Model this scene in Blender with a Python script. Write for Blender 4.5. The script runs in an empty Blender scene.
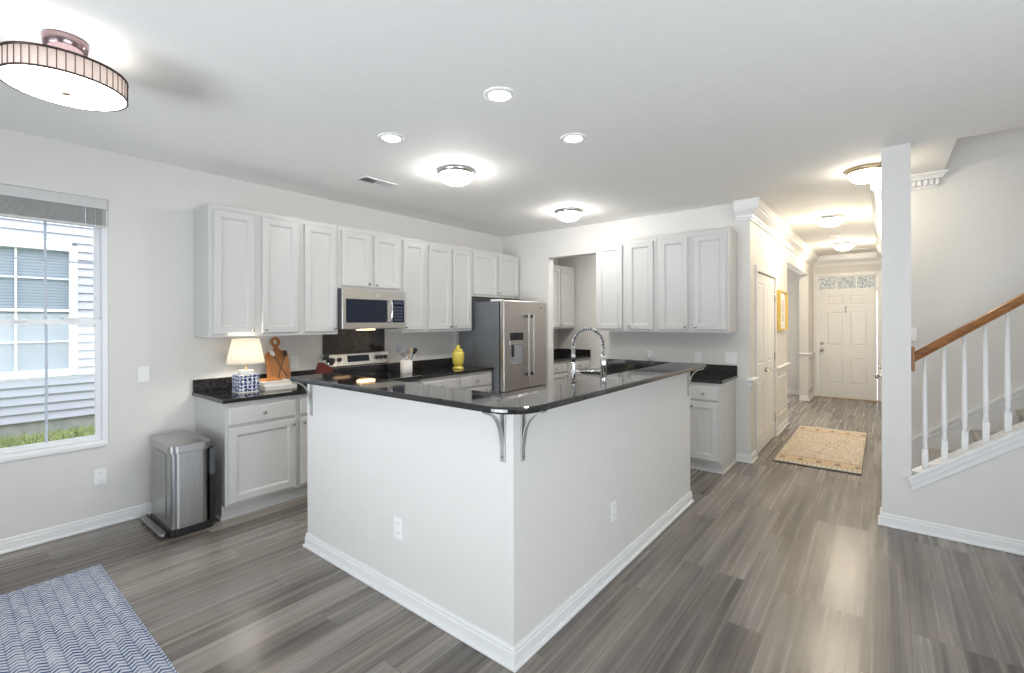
import bpy, bmesh, math, random
from mathutils import Vector, Matrix, Euler
random.seed(7)
PI = math.pi
sc = bpy.context.scene
COL = sc.collection

# ------------------------------------------------------------------ camera
cd = bpy.data.cameras.new('camera')
cam = bpy.data.objects.new('camera', cd)
COL.objects.link(cam)
cam.location = (4.449, -5.361, 1.491)
cam.rotation_euler = (math.radians(90), math.radians(0.13), math.radians(38.556))
cd.sensor_fit = 'HORIZONTAL'
cd.sensor_width = 36
cd.lens = 465.6 / 1024 * 36
cd.shift_y = -15.3 / 1024
cd.clip_start = 0.05
sc.camera = cam

# ------------------------------------------------------------------ world and exposure
w = bpy.data.worlds.new('overcast_sky')
sc.world = w
w.use_nodes = True
wb = w.node_tree.nodes['Background']
wb.inputs[0].default_value = (0.86, 0.92, 1.0, 1)
wb.inputs[1].default_value = 3.2
sc.view_settings.view_transform = 'Standard'
sc.view_settings.look = 'None'
sc.view_settings.gamma = 1
sc.view_settings.use_curve_mapping = False
sc.view_settings.exposure = 0.43

def fill_light(name, loc, rot, sx, sy, energy, col, spread=180):
    l = bpy.data.lights.new(name, 'AREA')
    l.shape = 'RECTANGLE'
    l.size, l.size_y = sx, sy
    l.energy = energy
    l.spread = math.radians(spread)
    l.color = col
    o = bpy.data.objects.new(name, l)
    COL.objects.link(o)
    o.location = loc
    o.rotation_euler = rot
    return o
# unseen area lights added behind and beside the camera to brighten the room
# (no glazing is built there; the tilted beams lift the ceiling)
fill_light('fill_rear', (3.2, -8.40, 1.25), (-PI/2, 0, PI), 3.6, 2.0, 15, (0.82, 0.91, 1.0))  # added fill in front of the solid rear wall
fill_light('fill_rear_upward', (3.0, -8.35, .75), (-PI/2 - math.radians(17), 0, PI), 3.6, 1.2, 38, (0.85, 0.925, 1.0), 80)  # added uplight aimed at the far ceiling
fill_light('fill_side', (7.40, -4.8, 1.25), (0, PI/2 + math.radians(14), 0), 1.6, 3.4, 78, (0.85, 0.925, 1.0), 140)  # added fill by the solid right wall, tilted up
fill_light('fill_dining', (1.9, 5.45, 1.4), (-PI/2, 0, 0), 1.8, 1.5, 45, (1.0, 0.98, 0.95))  # added fill for the dining room, no window behind it
fill_light('fill_stairwell', (5.9, -.47, 5.25), (0, 0, 0), 2.2, .7, 10, (1.0, 0.97, 0.93))  # added fill shining down the stairwell, out of view
fill_light('fill_pantry', (1.5, .80, 2.73), (0, 0, 0), .3, .3, 14, (1.0, 0.97, 0.93))  # added ceiling fill, hidden from view, to brighten the serving pantry
LAMP = 1.0        # strength of the room's own lamps

# ------------------------------------------------------------------ node helpers
def newmat(name):
    m = bpy.data.materials.new(name)
    m.use_nodes = True
    nt = m.node_tree
    return m, nt, nt.nodes['Principled BSDF']
class NT:
    def __init__(s, nt): s.nt = nt
    def n(s, t, **k):
        x = s.nt.nodes.new(t)
        for a, b in k.items(): setattr(x, a, b)
        return x
    def put(s, sock, v):
        if isinstance(v, bpy.types.NodeSocket): s.nt.links.new(v, sock)
        else: sock.default_value = v
    def m(s, op, a, b=0.0, c=None):
        x = s.n('ShaderNodeMath', operation=op)
        s.put(x.inputs[0], a); s.put(x.inputs[1], b)
        if c is not None: s.put(x.inputs[2], c)
        return x.outputs[0]
    def mix(s, f, a, b, mode='MIX'):
        x = s.n('ShaderNodeMix', data_type='RGBA', blend_type=mode)
        s.put(x.inputs[0], f); s.put(x.inputs[6], a); s.put(x.inputs[7], b)
        return x.outputs[2]
    def pos(s, kind='Object'):
        x = s.n('ShaderNodeTexCoord')
        return x.outputs[kind]
    def xyz(s, v):
        x = s.n('ShaderNodeSeparateXYZ'); s.put(x.inputs[0], v)
        return x.outputs
    def vec(s, a, b, c):
        x = s.n('ShaderNodeCombineXYZ')
        for i, q in enumerate((a, b, c)): s.put(x.inputs[i], q)
        return x.outputs[0]
    def noise(s, v, scale, detail=3, rough=.5):
        x = s.n('ShaderNodeTexNoise'); s.put(x.inputs['Vector'], v)
        x.inputs['Scale'].default_value = scale; x.inputs['Detail'].default_value = detail
        x.inputs['Roughness'].default_value = rough
        return x.outputs[0]
    def ramp(s, f, stops):
        x = s.n('ShaderNodeValToRGB'); s.put(x.inputs[0], f)
        e = x.color_ramp.elements
        while len(e) < len(stops): e.new(.5)
        for q, (p, c) in zip(e, stops):
            q.position = p; q.color = tuple(c) + (1,) if len(c) == 3 else c
        return x.outputs[0]
    def bump(s, h, st, d, bs):
        x = s.n('ShaderNodeBump'); x.inputs['Strength'].default_value = st; x.inputs['Distance'].default_value = d
        s.put(x.inputs['Height'], h); s.nt.links.new(x.outputs[0], bs.inputs['Normal'])

def C4(c): return tuple(c) + (1,) if len(c) == 3 else tuple(c)
def paint(name, c, rough=.5, var=.03, metal=0, scale=14, bumpy=0, ior=None, coat=0):
    m, nt, b = newmat(name)
    t = NT(nt)
    nz = t.noise(t.pos(), scale, 3)
    lo = tuple(x * (1 - var) for x in c); hi = tuple(min(1, x * (1 + var)) for x in c)
    nt.links.new(t.ramp(nz, [(.3, lo), (.7, hi)]), b.inputs['Base Color'])
    b.inputs['Roughness'].default_value = rough
    b.inputs['Metallic'].default_value = metal
    if ior: b.inputs['IOR'].default_value = ior
    if coat: b.inputs['Coat Weight'].default_value = coat
    if bumpy: t.bump(t.noise(t.pos(), 180, 2), bumpy, .002, b)
    return m
def emit(name, c, s):
    m, nt, b = newmat(name)
    b.inputs['Base Color'].default_value = C4((.9, .9, .9)) if s > .3 else C4((.02, .03, .05))
    b.inputs['Emission Color'].default_value = C4(c)
    b.inputs['Emission Strength'].default_value = s
    return m
def brushed(name, c, rough, axis):
    m, nt, b = newmat(name)
    t = NT(nt)
    o = t.xyz(t.pos())
    k = [220, 220, 220]; k[axis] = 3
    v = t.vec(t.m('MULTIPLY', o[0], k[0]), t.m('MULTIPLY', o[1], k[1]), t.m('MULTIPLY', o[2], k[2]))
    nz = t.noise(v, 1, 2)
    nt.links.new(t.ramp(nz, [(.3, tuple(x * .95 for x in c)), (.7, tuple(min(1, x * 1.05) for x in c))]), b.inputs['Base Color'])
    nt.links.new(t.m('MULTIPLY_ADD', nz, .12, rough - .06), b.inputs['Roughness'])
    b.inputs['Metallic'].default_value = 1
    return m

M = {}
M['wall'] = paint('wall_paint', (.705, .69, .662), .55, .008, bumpy=.05)
M['ceiling'] = paint('ceiling_paint', (.91, .90, .875), .8, .01, bumpy=.08)
M['trim'] = paint('trim_paint', (.80, .80, .795), .3, .006)
M['cab'] = paint('cabinet_paint', (.58, .573, .56), .34, .008)
M['door'] = paint('door_paint', (.80, .795, .78), .3, .006)
M['steel'] = brushed('brushed_steel', (.60, .585, .57), .26, 1)
M['steelv'] = brushed('brushed_steel_upright', (.60, .575, .555), .33, 2)
M['binsteel'] = brushed('bin_steel', (.40, .40, .40), .30, 2)
M['lidsteel'] = paint('lid_steel', (.42, .42, .42), .30, .01, 1)
M['chrome'] = paint('chrome', (.78, .78, .79), .08, .01, 1)
M['nickel'] = paint('satin_nickel', (.50, .49, .48), .25, .02, 1)
M['bracket'] = paint('bracket_grey', (.42, .42, .41), .42, .02, .6)
M['black'] = paint('black_plastic', (.012, .012, .013), .3, .1)
M['blackglass'] = paint('black_glass', (.008, .009, .012), .05, .05, coat=.3)
M['navyglass'] = paint('oven_glass', (.010, .015, .030), .08, .05, ior=1.38)
M['darkgrey'] = paint('dark_grey_plastic', (.07, .075, .085), .35, .05)
M['fridgeside'] = paint('fridge_side_grey', (.20, .21, .225), .45, .02, .2)
M['white'] = paint('white_plastic', (.85, .85, .84), .35, .01)
M['bronze'] = paint('dark_bronze', (.075, .055, .05), .3, .05, .8)
M['rosechrome'] = paint('rosy_chrome', (.30, .22, .23), .2, .05, .9)
M['brass'] = paint('antique_brass', (.55, .43, .28), .3, .04, .8)
M['ceramic'] = paint('white_ceramic', (.78, .77, .74), .2, .02)
M['yellow'] = paint('yellow_ceramic', (.80, .65, .12), .22, .03)
M['paper'] = paint('book_paper', (.82, .78, .70), .7, .03)
M['cover'] = paint('white_book_cover', (.83, .81, .78), .5, .02)
M['redwood'] = paint('red_brown_wood', (.13, .022, .016), .35, .15)
M['darkwood'] = paint('dark_wood', (.06, .035, .025), .45, .15)
M['vinyl'] = paint('white_vinyl', (.85, .86, .87), .35, .01)
M['concrete'] = paint('concrete', (.29, .29, .285), .9, .12, scale=9)
M['siding'] = paint('vinyl_siding', (.46, .47, .535), .5, .02)
M['gold'] = paint('gold_frame', (.75, .52, .13), .32, .05, .5)
M['slat'] = paint('blind_slat', (.50, .50, .49), .5, .04)
M['carpet'] = paint('beige_carpet', (.40, .37, .33), .95, .15, scale=60, bumpy=.5)
M['tan'] = paint('tan_wood', (.55, .33, .15), .45, .12)
M['water'] = paint('sink_steel', (.55, .55, .55), .3, .03, 1)

def granite():
    m, nt, b = newmat('black_granite')
    t = NT(nt)
    p = t.pos()
    v = t.n('ShaderNodeTexVoronoi'); t.put(v.inputs['Vector'], p); v.inputs['Scale'].default_value = 260
    sp = t.ramp(v.outputs['Color'], [(.0, (.006, .006, .007)), (.72, (.012, .012, .013)), (.86, (.05, .045, .04)), (.97, (.20, .17, .13))])
    nz = t.ramp(t.noise(p, 55, 4), [(.42, (.006, .006, .007)), (.62, (.022, .020, .019))])
    nt.links.new(t.mix(.45, sp, nz, 'ADD'), b.inputs['Base Color'])
    b.inputs['Roughness'].default_value = .045
    b.inputs['IOR'].default_value = 1.6
    return m
M['granite'] = granite()

def floor_mat():
    m, nt, b = newmat('grey_oak_planks')
    t = NT(nt)
    o = t.xyz(t.pos())
    bk = t.n('ShaderNodeTexBrick')
    t.put(bk.inputs['Vector'], t.vec(o[1], o[0], 0.0))
    bk.offset = .37; bk.offset_frequency = 3
    bk.inputs['Color1'].default_value = (.0, .0, .0, 1); bk.inputs['Color2'].default_value = (1, 1, 1, 1)
    bk.inputs['Mortar'].default_value = (.5, .5, .5, 1)
    bk.inputs['Scale'].default_value = 1
    bk.inputs['Mortar Size'].default_value = .0012
    bk.inputs['Brick Width'].default_value = 1.22
    bk.inputs['Row Height'].default_value = .182
    per = bk.outputs['Color']
    sh = t.m('MULTIPLY', t.xyz(per)[0], 13.7)
    g1 = t.noise(t.vec(t.m('MULTIPLY', o[0], 34.0), t.m('ADD', t.m('MULTIPLY', o[1], .55), sh), sh), 1.0, 3, .55)
    g2 = t.noise(t.vec(t.m('MULTIPLY', o[0], 150.0), t.m('ADD', t.m('MULTIPLY', o[1], 5.0), sh), sh), 1.0, 3, .6)
    g3 = t.noise(t.vec(t.m('MULTIPLY', o[0], 5.0), t.m('MULTIPLY', o[1], .9), sh), 1.0, 2, .5)
    f = t.m('ADD', t.m('MULTIPLY', g1, .50), t.m('ADD', t.m('MULTIPLY', g2, .06), t.m('ADD', t.m('MULTIPLY', g3, .38), t.m('MULTIPLY', t.m('SUBTRACT', t.xyz(per)[0], .5), .15))))
    col = t.ramp(f, [(.30, (.082, .070, .058)), (.44, (.185, .161, .137)), (.55, (.285, .250, .213)), (.74, (.385, .343, .298))])
    g4 = t.noise(t.vec(t.m('MULTIPLY', o[0], 7.0), t.m('ADD', t.m('MULTIPLY', o[1], 1.1), sh), t.m('ADD', sh, 5.0)), 1.0, 2, .5)
    col = t.mix(t.m('MULTIPLY', t.ramp(g4, [(.38, (0, 0, 0)), (.62, (1, 1, 1))]), .55), col, (.90, .95, 1.06, 1), 'MULTIPLY')
    col = t.mix(t.m('MULTIPLY', bk.outputs['Fac'], .6), col, (.06, .05, .045, 1))
    nt.links.new(col, b.inputs['Base Color'])
    nt.links.new(t.m('MULTIPLY_ADD', g1, .14, .19), b.inputs['Roughness'])
    t.bump(t.m('ADD', g2, t.m('MULTIPLY', bk.outputs['Fac'], -2.0)), .05, .0015, b)
    return m
M['floor'] = floor_mat()

def blue_rug_mat():
    m, nt, b = newmat('blue_herringbone_weave')
    t = NT(nt)
    o = t.xyz(t.pos())
    wv = t.noise(t.pos(), 18, 2)
    v = t.m('ADD', t.m('DIVIDE', o[1], .027), t.m('MULTIPLY', wv, .12))
    zig = t.m('PINGPONG', v, 1.0)
    ph = t.m('ADD', t.m('DIVIDE', o[0], .027), t.m('MULTIPLY', zig, .9))
    ph = t.m('ADD', ph, t.m('MULTIPLY', wv, .5))
    dash = t.m('PINGPONG', ph, .5)
    sm = t.m('LESS_THAN', t.m('PINGPONG', v, 1.0), .10)
    wn = t.n('ShaderNodeTexWhiteNoise', noise_dimensions='2D')
    t.put(wn.inputs['Vector'], t.vec(t.m('FLOOR', t.m('ADD', ph, .5)), t.m('FLOOR', v), 0.0))
    dk = t.m('MULTIPLY', t.m('SUBTRACT', .30, dash), 9.0)
    n0 = t.n('ShaderNodeClamp'); t.put(n0.inputs[0], dk)
    big = t.noise(t.vec(t.m('MULTIPLY', o[0], 4.0), t.m('MULTIPLY', o[1], 22.0), 0.0), 1.0, 2)
    fine = t.noise(t.pos(), 170, 2)
    wgt = t.m('ADD', t.m('MULTIPLY_ADD', wn.outputs['Value'], .4, .62), t.m('MULTIPLY', t.m('SUBTRACT', big, .5), 1.0))
    dk = t.m('MAXIMUM', t.m('MULTIPLY', n0.outputs[0], wgt), t.m('MULTIPLY', sm, .45))
    n = t.n('ShaderNodeClamp'); t.put(n.inputs[0], t.m('MULTIPLY', dk, t.m('MULTIPLY_ADD', fine, .9, .6)))
    light = t.mix(fine, (.46, .50, .56, 1), (.68, .71, .75, 1))
    col = t.mix(n.outputs[0], light, (.035, .062, .18, 1))
    nt.links.new(col, b.inputs['Base Color'])
    b.inputs['Roughness'].default_value = .95
    t.bump(n.outputs[0], -.5, .004, b)
    return m
M['bluerug'] = blue_rug_mat()

def runner_mat(w, l):
    m, nt, b = newmat('beige_floral_weave')
    t = NT(nt)
    o = t.xyz(t.pos())
    d = t.m('SUBTRACT', l / 2, t.m('ABSOLUTE', o[1]))
    vo = t.n('ShaderNodeTexVoronoi'); t.put(vo.inputs['Vector'], t.pos()); vo.inputs['Scale'].default_value = 34
    spot = t.m('LESS_THAN', vo.outputs['Distance'], .36)
    nz = t.noise(t.pos(), 48, 4, .7)
    sp2 = t.m('GREATER_THAN', nz, .55)
    base = t.mix(t.noise(t.vec(o[0], t.m('MULTIPLY', o[1], .4), 0.0), 5, 2), (.60, .50, .36, 1), (.68, .61, .53, 1))
    col = t.mix(t.m('MULTIPLY', sp2, .5), base, (.26, .19, .13, 1))
    col = t.mix(t.m('MULTIPLY', t.m('MULTIPLY', spot, t.m('GREATER_THAN', t.noise(t.pos(), 9, 2), .46)), .62), col, (.13, .115, .12, 1))
    wav = t.m('LESS_THAN', t.m('ABSOLUTE', t.m('SUBTRACT', d, t.m('MULTIPLY_ADD', t.m('SINE', t.m('MULTIPLY', o[0], 26.0)), .05, .85))), .02)
    dot = t.m('GREATER_THAN', t.m('SINE', t.m('MULTIPLY', o[0], 150.0)), .55)
    edge = t.m('LESS_THAN', d, .085)
    ecol = t.mix(t.m('MULTIPLY', t.m('MULTIPLY', dot, t.m('COMPARE', d, .05, .02)), .7), (.68, .62, .53, 1), (.09, .07, .06, 1))
    bd = t.m('COMPARE', d, .19, .10)
    fx = t.m('SUBTRACT', t.m('FRACT', t.m('DIVIDE', t.m('ADD', o[0], .4), .165)), .5)
    fy = t.m('DIVIDE', t.m('SUBTRACT', d, .19), .075)
    fl = t.m('LESS_THAN', t.m('ADD', t.m('MULTIPLY', t.m('MULTIPLY', fx, fx), 22.0), t.m('MULTIPLY', fy, fy)), t.m('MULTIPLY_ADD', nz, 1.6, -.25))
    bcol = t.mix(t.m('MULTIPLY', fl, .7), t.mix(t.m('MULTIPLY', sp2, .45), (.62, .49, .32, 1), (.35, .22, .12, 1)), (.10, .05, .04, 1))
    col = t.mix(t.m('MULTIPLY', bd, .9), col, bcol)
    ln = t.m('MAXIMUM', t.m('COMPARE', d, .30, .012), t.m('COMPARE', d, .088, .006))
    col = t.mix(t.m('MULTIPLY', ln, .7), col, (.20, .13, .09, 1))
    col = t.mix(edge, col, ecol)
    nt.links.new(col, b.inputs['Base Color'])
    b.inputs['Roughness'].default_value = .95
    t.bump(nz, .3, .003, b)
    return m

def wood(name, c1, c2, axis=2, rough=.35, sc=1.0):
    m, nt, b = newmat(name)
    t = NT(nt)
    o = t.xyz(t.pos())
    k = [60, 60, 60]; k[axis] = 4
    v = t.vec(*[t.m('MULTIPLY', o[i], k[i] * sc) for i in range(3)])
    nt.links.new(t.ramp(t.noise(v, 1, 4, .6), [(.3, c1), (.7, c2)]), b.inputs['Base Color'])
    b.inputs['Roughness'].default_value = rough
    return m
M['oak'] = wood('golden_oak', (.17, .058, .010), (.34, .135, .028), 0, .35)
M['board'] = wood('acacia_wood', (.30, .10, .022), (.50, .215, .06), 2, .4)

def porcelain():
    m, nt, b = newmat('blue_and_white_porcelain')
    t = NT(nt)
    o = t.xyz(t.pos())
    a = t.m('SINE', t.m('MULTIPLY', t.m('ADD', o[0], o[1]), 95.0)); c = t.m('SINE', t.m('MULTIPLY', t.m('SUBTRACT', o[1], o[0]), 95.0))
    h = t.m('SINE', t.m('MULTIPLY', o[2], 105.0))
    f = t.m('ADD', t.m('MULTIPLY', t.m('MULTIPLY', a, c), h), t.m('MULTIPLY', t.m('SUBTRACT', t.noise(t.pos(), 70, 2), .5), 2.6))
    nt.links.new(t.mix(t.m('GREATER_THAN', t.m('ABSOLUTE', f), .27), (.78, .80, .83, 1), (.02, .04, .17, 1)), b.inputs['Base Color'])
    b.inputs['Roughness'].default_value = .15
    return m
M['porcelain'] = porcelain()

def glass(name, tint=(1, 1, 1), fac=.06):
    m, nt, b = newmat(name)
    t = NT(nt)
    nt.nodes.remove(b)
    out = [n for n in nt.nodes if n.type == 'OUTPUT_MATERIAL'][0]
    tr = t.n('ShaderNodeBsdfTransparent'); tr.inputs[0].default_value = C4(tint)
    gl = t.n('ShaderNodeBsdfGlossy'); gl.inputs['Roughness'].default_value = .02
    fr = t.n('ShaderNodeFresnel'); fr.inputs[0].default_value = 1.35
    mx = t.n('ShaderNodeMixShader')
    nt.links.new(fr.outputs[0], mx.inputs[0]); nt.links.new(tr.outputs[0], mx.inputs[1]); nt.links.new(gl.outputs[0], mx.inputs[2])
    nt.links.new(mx.outputs[0], out.inputs[0])
    return m
M['glass'] = glass('window_glass')

def shade_mat():
    m, nt, b = newmat('linen_lampshade')
    t = NT(nt)
    nt.nodes.remove(b)
    out = [n for n in nt.nodes if n.type == 'OUTPUT_MATERIAL'][0]
    df = t.n('ShaderNodeBsdfDiffuse'); df.inputs[0].default_value = (.85, .82, .76, 1)
    tl = t.n('ShaderNodeBsdfTranslucent'); tl.inputs[0].default_value = (.85, .80, .70, 1)
    mx = t.n('ShaderNodeMixShader'); mx.inputs[0].default_value = .5
    nt.links.new(df.outputs[0], mx.inputs[1]); nt.links.new(tl.outputs[0], mx.inputs[2])
    nt.links.new(mx.outputs[0], out.inputs[0])
    return m
M['shade'] = shade_mat()

def art_mat():
    m, nt, b = newmat('pale_art_print')
    t = NT(nt)
    nt.links.new(t.ramp(t.noise(t.pos(), 9, 3), [(.4, (.80, .78, .75)), (.6, (.68, .68, .66)), (.7, (.78, .74, .68))]), b.inputs['Base Color'])
    b.inputs['Roughness'].default_value = .25
    return m
M['art'] = art_mat()

def frost_mat():
    m, nt, b = newmat('leaded_glass')
    t = NT(nt)
    nt.nodes.remove(b)
    out = [n for n in nt.nodes if n.type == 'OUTPUT_MATERIAL'][0]
    v = t.n('ShaderNodeTexVoronoi', feature='DISTANCE_TO_EDGE'); t.put(v.inputs['Vector'], t.pos()); v.inputs['Scale'].default_value = 16
    f = t.m('LESS_THAN', v.outputs['Distance'], .05)
    tr = t.n('ShaderNodeBsdfTransparent'); tr.inputs[0].default_value = (.46, .44, .40, 1)
    df = t.n('ShaderNodeBsdfDiffuse'); df.inputs[0].default_value = (.45, .45, .43, 1)
    mx = t.n('ShaderNodeMixShader')
    t.put(mx.inputs[0], t.m('MULTIPLY_ADD', f, .45, .12)); nt.links.new(tr.outputs[0], mx.inputs[1]); nt.links.new(df.outputs[0], mx.inputs[2])
    nt.links.new(mx.outputs[0], out.inputs[0])
    return m
M['frost'] = frost_mat()

def grass_mat():
    m, nt, b = newmat('lawn_grass')
    t = NT(nt)
    nt.links.new(t.ramp(t.noise(t.pos(), 11, 3), [(.3, (.14, .20, .05)), (.55, (.28, .33, .10)), (.75, (.50, .48, .24))]), b.inputs['Base Color'])
    b.inputs['Roughness'].default_value = .8
    return m
M['grass'] = grass_mat()
M['panelstrip'] = emit('capiz_strip_glow', (1.0, .78, .68), .34)
M['panelstrip'].node_tree.nodes['Principled BSDF'].inputs['Base Color'].default_value = (.55, .46, .42, 1)
M['bowl'] = emit('lit_glass_bowl', (1.0, .965, .91), 50 * LAMP)
M['bowl_warm'] = emit('lit_glass_bowl_warm', (1.0, .87, .66), 74 * LAMP)
M['bowl_tan'] = emit('lit_glass_bowl_tan', (1.0, .90, .74), 28 * LAMP)
M['can'] = emit('lit_can_lens', (1.0, .97, .93), 112 * LAMP)
M['drumlens'] = emit('lit_drum_diffuser', (1.0, .96, .92), 11.0 * LAMP)
M['drumtop'] = emit('lit_drum_top', (1.0, .96, .92), 1.5 * LAMP)
M['hoodlamp'] = emit('lit_hood_lens', (1.0, .62, .30), 14)
M['bulb'] = emit('lit_bulb', (1.0, .94, .83), 120)
M['lcd'] = emit('lit_display', (.10, .14, .22), .12)

# ------------------------------------------------------------------ mesh builder
class MB:
    def __init__(s): s.v = []; s.f = []; s.sm = []
    def add(s, vs, fs, smooth=False):
        k = len(s.v)
        s.v += [tuple(v) for v in vs]
        s.f += [tuple(i + k for i in f) for f in fs]
        s.sm += [smooth] * len(fs)
        return s
    def box(s, a, b, bev=0.0):
        x0, y0, z0 = [min(p, q) for p, q in zip(a, b)]; x1, y1, z1 = [max(p, q) for p, q in zip(a, b)]
        if bev <= 0:
            return s.add([(x0, y0, z0), (x1, y0, z0), (x1, y1, z0), (x0, y1, z0), (x0, y0, z1), (x1, y0, z1), (x1, y1, z1), (x0, y1, z1)],
                         [(0, 3, 2, 1), (4, 5, 6, 7), (0, 1, 5, 4), (1, 2, 6, 5), (2, 3, 7, 6), (3, 0, 4, 7)])
        bm = bmesh.new()
        bmesh.ops.create_cube(bm, size=1, matrix=Matrix.Translation(((x0 + x1) / 2, (y0 + y1) / 2, (z0 + z1) / 2)) @ Matrix.Diagonal((x1 - x0, y1 - y0, z1 - z0, 1)))
        bmesh.ops.bevel(bm, geom=bm.edges[:], offset=min(bev, .45 * min(x1 - x0, y1 - y0, z1 - z0)), segments=2, affect='EDGES', profile=.5)
        bm.verts.index_update()
        s.add([v.co[:] for v in bm.verts], [[v.index for v in f.verts] for f in bm.faces], False)
        bm.free()
        return s
    def lathe(s, prof, c=(0, 0, 0), n=32, axis='z', smooth=True, sq=None, cap=True):
        """prof = [(r, h)]"""
        vs = []; fs = []
        for r, h in prof:
            for i in range(n):
                a = 2 * PI * i / n
                x, y = r * math.cos(a), r * math.sin(a)
                if sq:
                    q = (abs(math.cos(a)) ** sq + abs(math.sin(a)) ** sq) ** (-1 / sq)
                    x, y = x * q, y * q
                p = {'z': (x, y, h), 'x': (h, x, y), 'y': (y, h, x)}[axis]
                vs.append(tuple(p[k] + c[k] for k in range(3)))
        for j in range(len(prof) - 1):
            for i in range(n):
                k = (i + 1) % n
                fs.append((j * n + i, j * n + k, (j + 1) * n + k, (j + 1) * n + i))
        s.add(vs, fs, smooth)
        k0 = len(s.v) - len(vs)
        if not cap: return s
        if prof[0][0] > 1e-6: s.f.append(tuple(k0 + i for i in range(n))[::-1]); s.sm.append(False)
        if prof[-1][0] > 1e-6: s.f.append(tuple(k0 + (len(prof) - 1) * n + i for i in range(n))); s.sm.append(False)
        return s
    def tube(s, pts, r, n=10, rs=None):
        pts = [Vector(p) for p in pts]
        vs = []; fs = []
        up = Vector((0, 0, 1))
        prev = None
        for i, p in enumerate(pts):
            d = (pts[min(i + 1, len(pts) - 1)] - pts[max(i - 1, 0)]).normalized()
            if prev is None:
                a = d.cross(up)
                if a.length < 1e-3: a = d.cross(Vector((1, 0, 0)))
                a.normalize()
            else:
                a = (prev - d * prev.dot(d)).normalized()
            prev = a
            b = d.cross(a)
            rr = rs[i] if rs else r
            for k in range(n):
                t = 2 * PI * k / n
                vs.append(p + a * rr * math.cos(t) + b * rr * math.sin(t))
        m = len(pts)
        for i in range(m - 1):
            for k in range(n):
                q = (k + 1) % n
                fs.append((i * n + k, i * n + q, (i + 1) * n + q, (i + 1) * n + k))
        s.add(vs, fs, True)
        k0 = len(s.v) - len(vs)
        s.f.append(tuple(k0 + i for i in range(n))[::-1]); s.f.append(tuple(k0 + (m - 1) * n + i for i in range(n)))
        s.sm += [False, False]
        return s
    def prism(s, poly, a, b, axis='z', bev=0.0, seg=2):
        """poly 2D extruded from a to b along axis; 2D maps to the two other axes in order (x,y),(x,z)or(y,z)"""
        def mk(p, h):
            return {'z': (p[0], p[1], h), 'y': (p[0], h, p[1]), 'x': (h, p[0], p[1])}[axis]
        bm = bmesh.new()
        lo = [bm.verts.new(mk(p, a)) for p in poly]; hi = [bm.verts.new(mk(p, b)) for p in poly]
        n = len(poly)
        bm.faces.new(lo); bm.faces.new(hi)
        for i in range(n):
            j = (i + 1) % n
            bm.faces.new((lo[i], lo[j], hi[j], hi[i]))
        bmesh.ops.recalc_face_normals(bm, faces=bm.faces[:])
        if bev > 0:
            es = [e for e in bm.edges if (e.verts[0] in lo and e.verts[1] in lo) or (e.verts[0] in hi and e.verts[1] in hi)]
            bmesh.ops.bevel(bm, geom=es, offset=bev, segments=seg, affect='EDGES', profile=.5)
        bm.verts.index_update()
        s.add([v.co[:] for v in bm.verts], [[v.index for v in f.verts] for f in bm.faces])
        bm.free()
        return s
    def sweep(s, prof, path, smooth=False):
        """prof [(out, z)] swept along an XY polyline with mitred corners; out is to the right of travel"""
        path = [Vector(p) for p in path]
        n = len(path); m = len(prof)
        vs = []
        for i, p in enumerate(path):
            def nr(q, r):
                d = (r - q).normalized(); return Vector((d.y, -d.x))
            if i == 0: o = nr(path[0], path[1])
            elif i == n - 1: o = nr(path[-2], path[-1])
            else:
                a, b = nr(path[i - 1], p), nr(p, path[i + 1])
                o = (a + b) / (1 + a.dot(b))
            for q, z in prof: vs.append((p.x + o.x * q, p.y + o.y * q, z))
        fs = []
        for i in range(n - 1):
            for j in range(m):
                k = (j + 1) % m
                fs.append((i * m + j, (i + 1) * m + j, (i + 1) * m + k, i * m + k))
        fs.append(tuple(range(m))); fs.append(tuple((n - 1) * m + j for j in range(m))[::-1])
        return s.add(vs, fs, smooth)
    def xf(s, mat):
        s.v = [tuple(mat @ Vector(v)) for v in s.v]; return s
    def mesh(s, name):
        me = bpy.data.meshes.new(name)
        me.from_pydata(s.v, [], s.f)
        bm = bmesh.new(); bm.from_mesh(me)
        bmesh.ops.recalc_face_normals(bm, faces=bm.faces[:])
        bm.to_mesh(me); bm.free()
        for p, q in zip(me.polygons, s.sm): p.use_smooth = q
        return me

def build(mb, name, mat, parent=None, at=None, local=False):
    """link a mesh; coordinates in mb are the world's (or the parent's when local)."""
    if parent is not None and not local:
        mi = wm(parent).inverted()
        mb.xf(mi)
    elif at is not None and not local:
        mb.xf(Matrix.Translation(-Vector(at)))
    me = mb.mesh(name)
    for q in (mat if isinstance(mat, (list, tuple)) else [mat]): me.materials.append(q)
    o = bpy.data.objects.new(name, me)
    COL.objects.link(o)
    if parent is not None: o.parent = parent
    if at is not None: o.location = at
    return o
def wm(o):
    m = o.matrix_basis
    m = Matrix.LocRotScale(o.location, o.rotation_euler, o.scale)
    return wm(o.parent) @ m if o.parent else m
def tag(o, label, cat, group=None):
    o['label'] = label; o['category'] = cat
    if group: o['group'] = group
    return o
def thing(name, label, cat, loc, rz=0.0, group=None):
    o = bpy.data.objects.new(name, None)
    o.empty_display_size = .1
    COL.objects.link(o)
    o.location = loc; o.rotation_euler = (0, 0, rz)
    return tag(o, label, cat, group)
def struct(mb, name, mat, parent=None):
    o = build(mb, name, mat, parent)
    if parent is None: o['kind'] = 'structure'
    return o
def copy_tree(o, parent=None):
    c = o.copy(); COL.objects.link(c)
    if parent: c.parent = parent
    for ch in list(o.children): copy_tree(ch, c)
    return c

CEIL = 2.745
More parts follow.
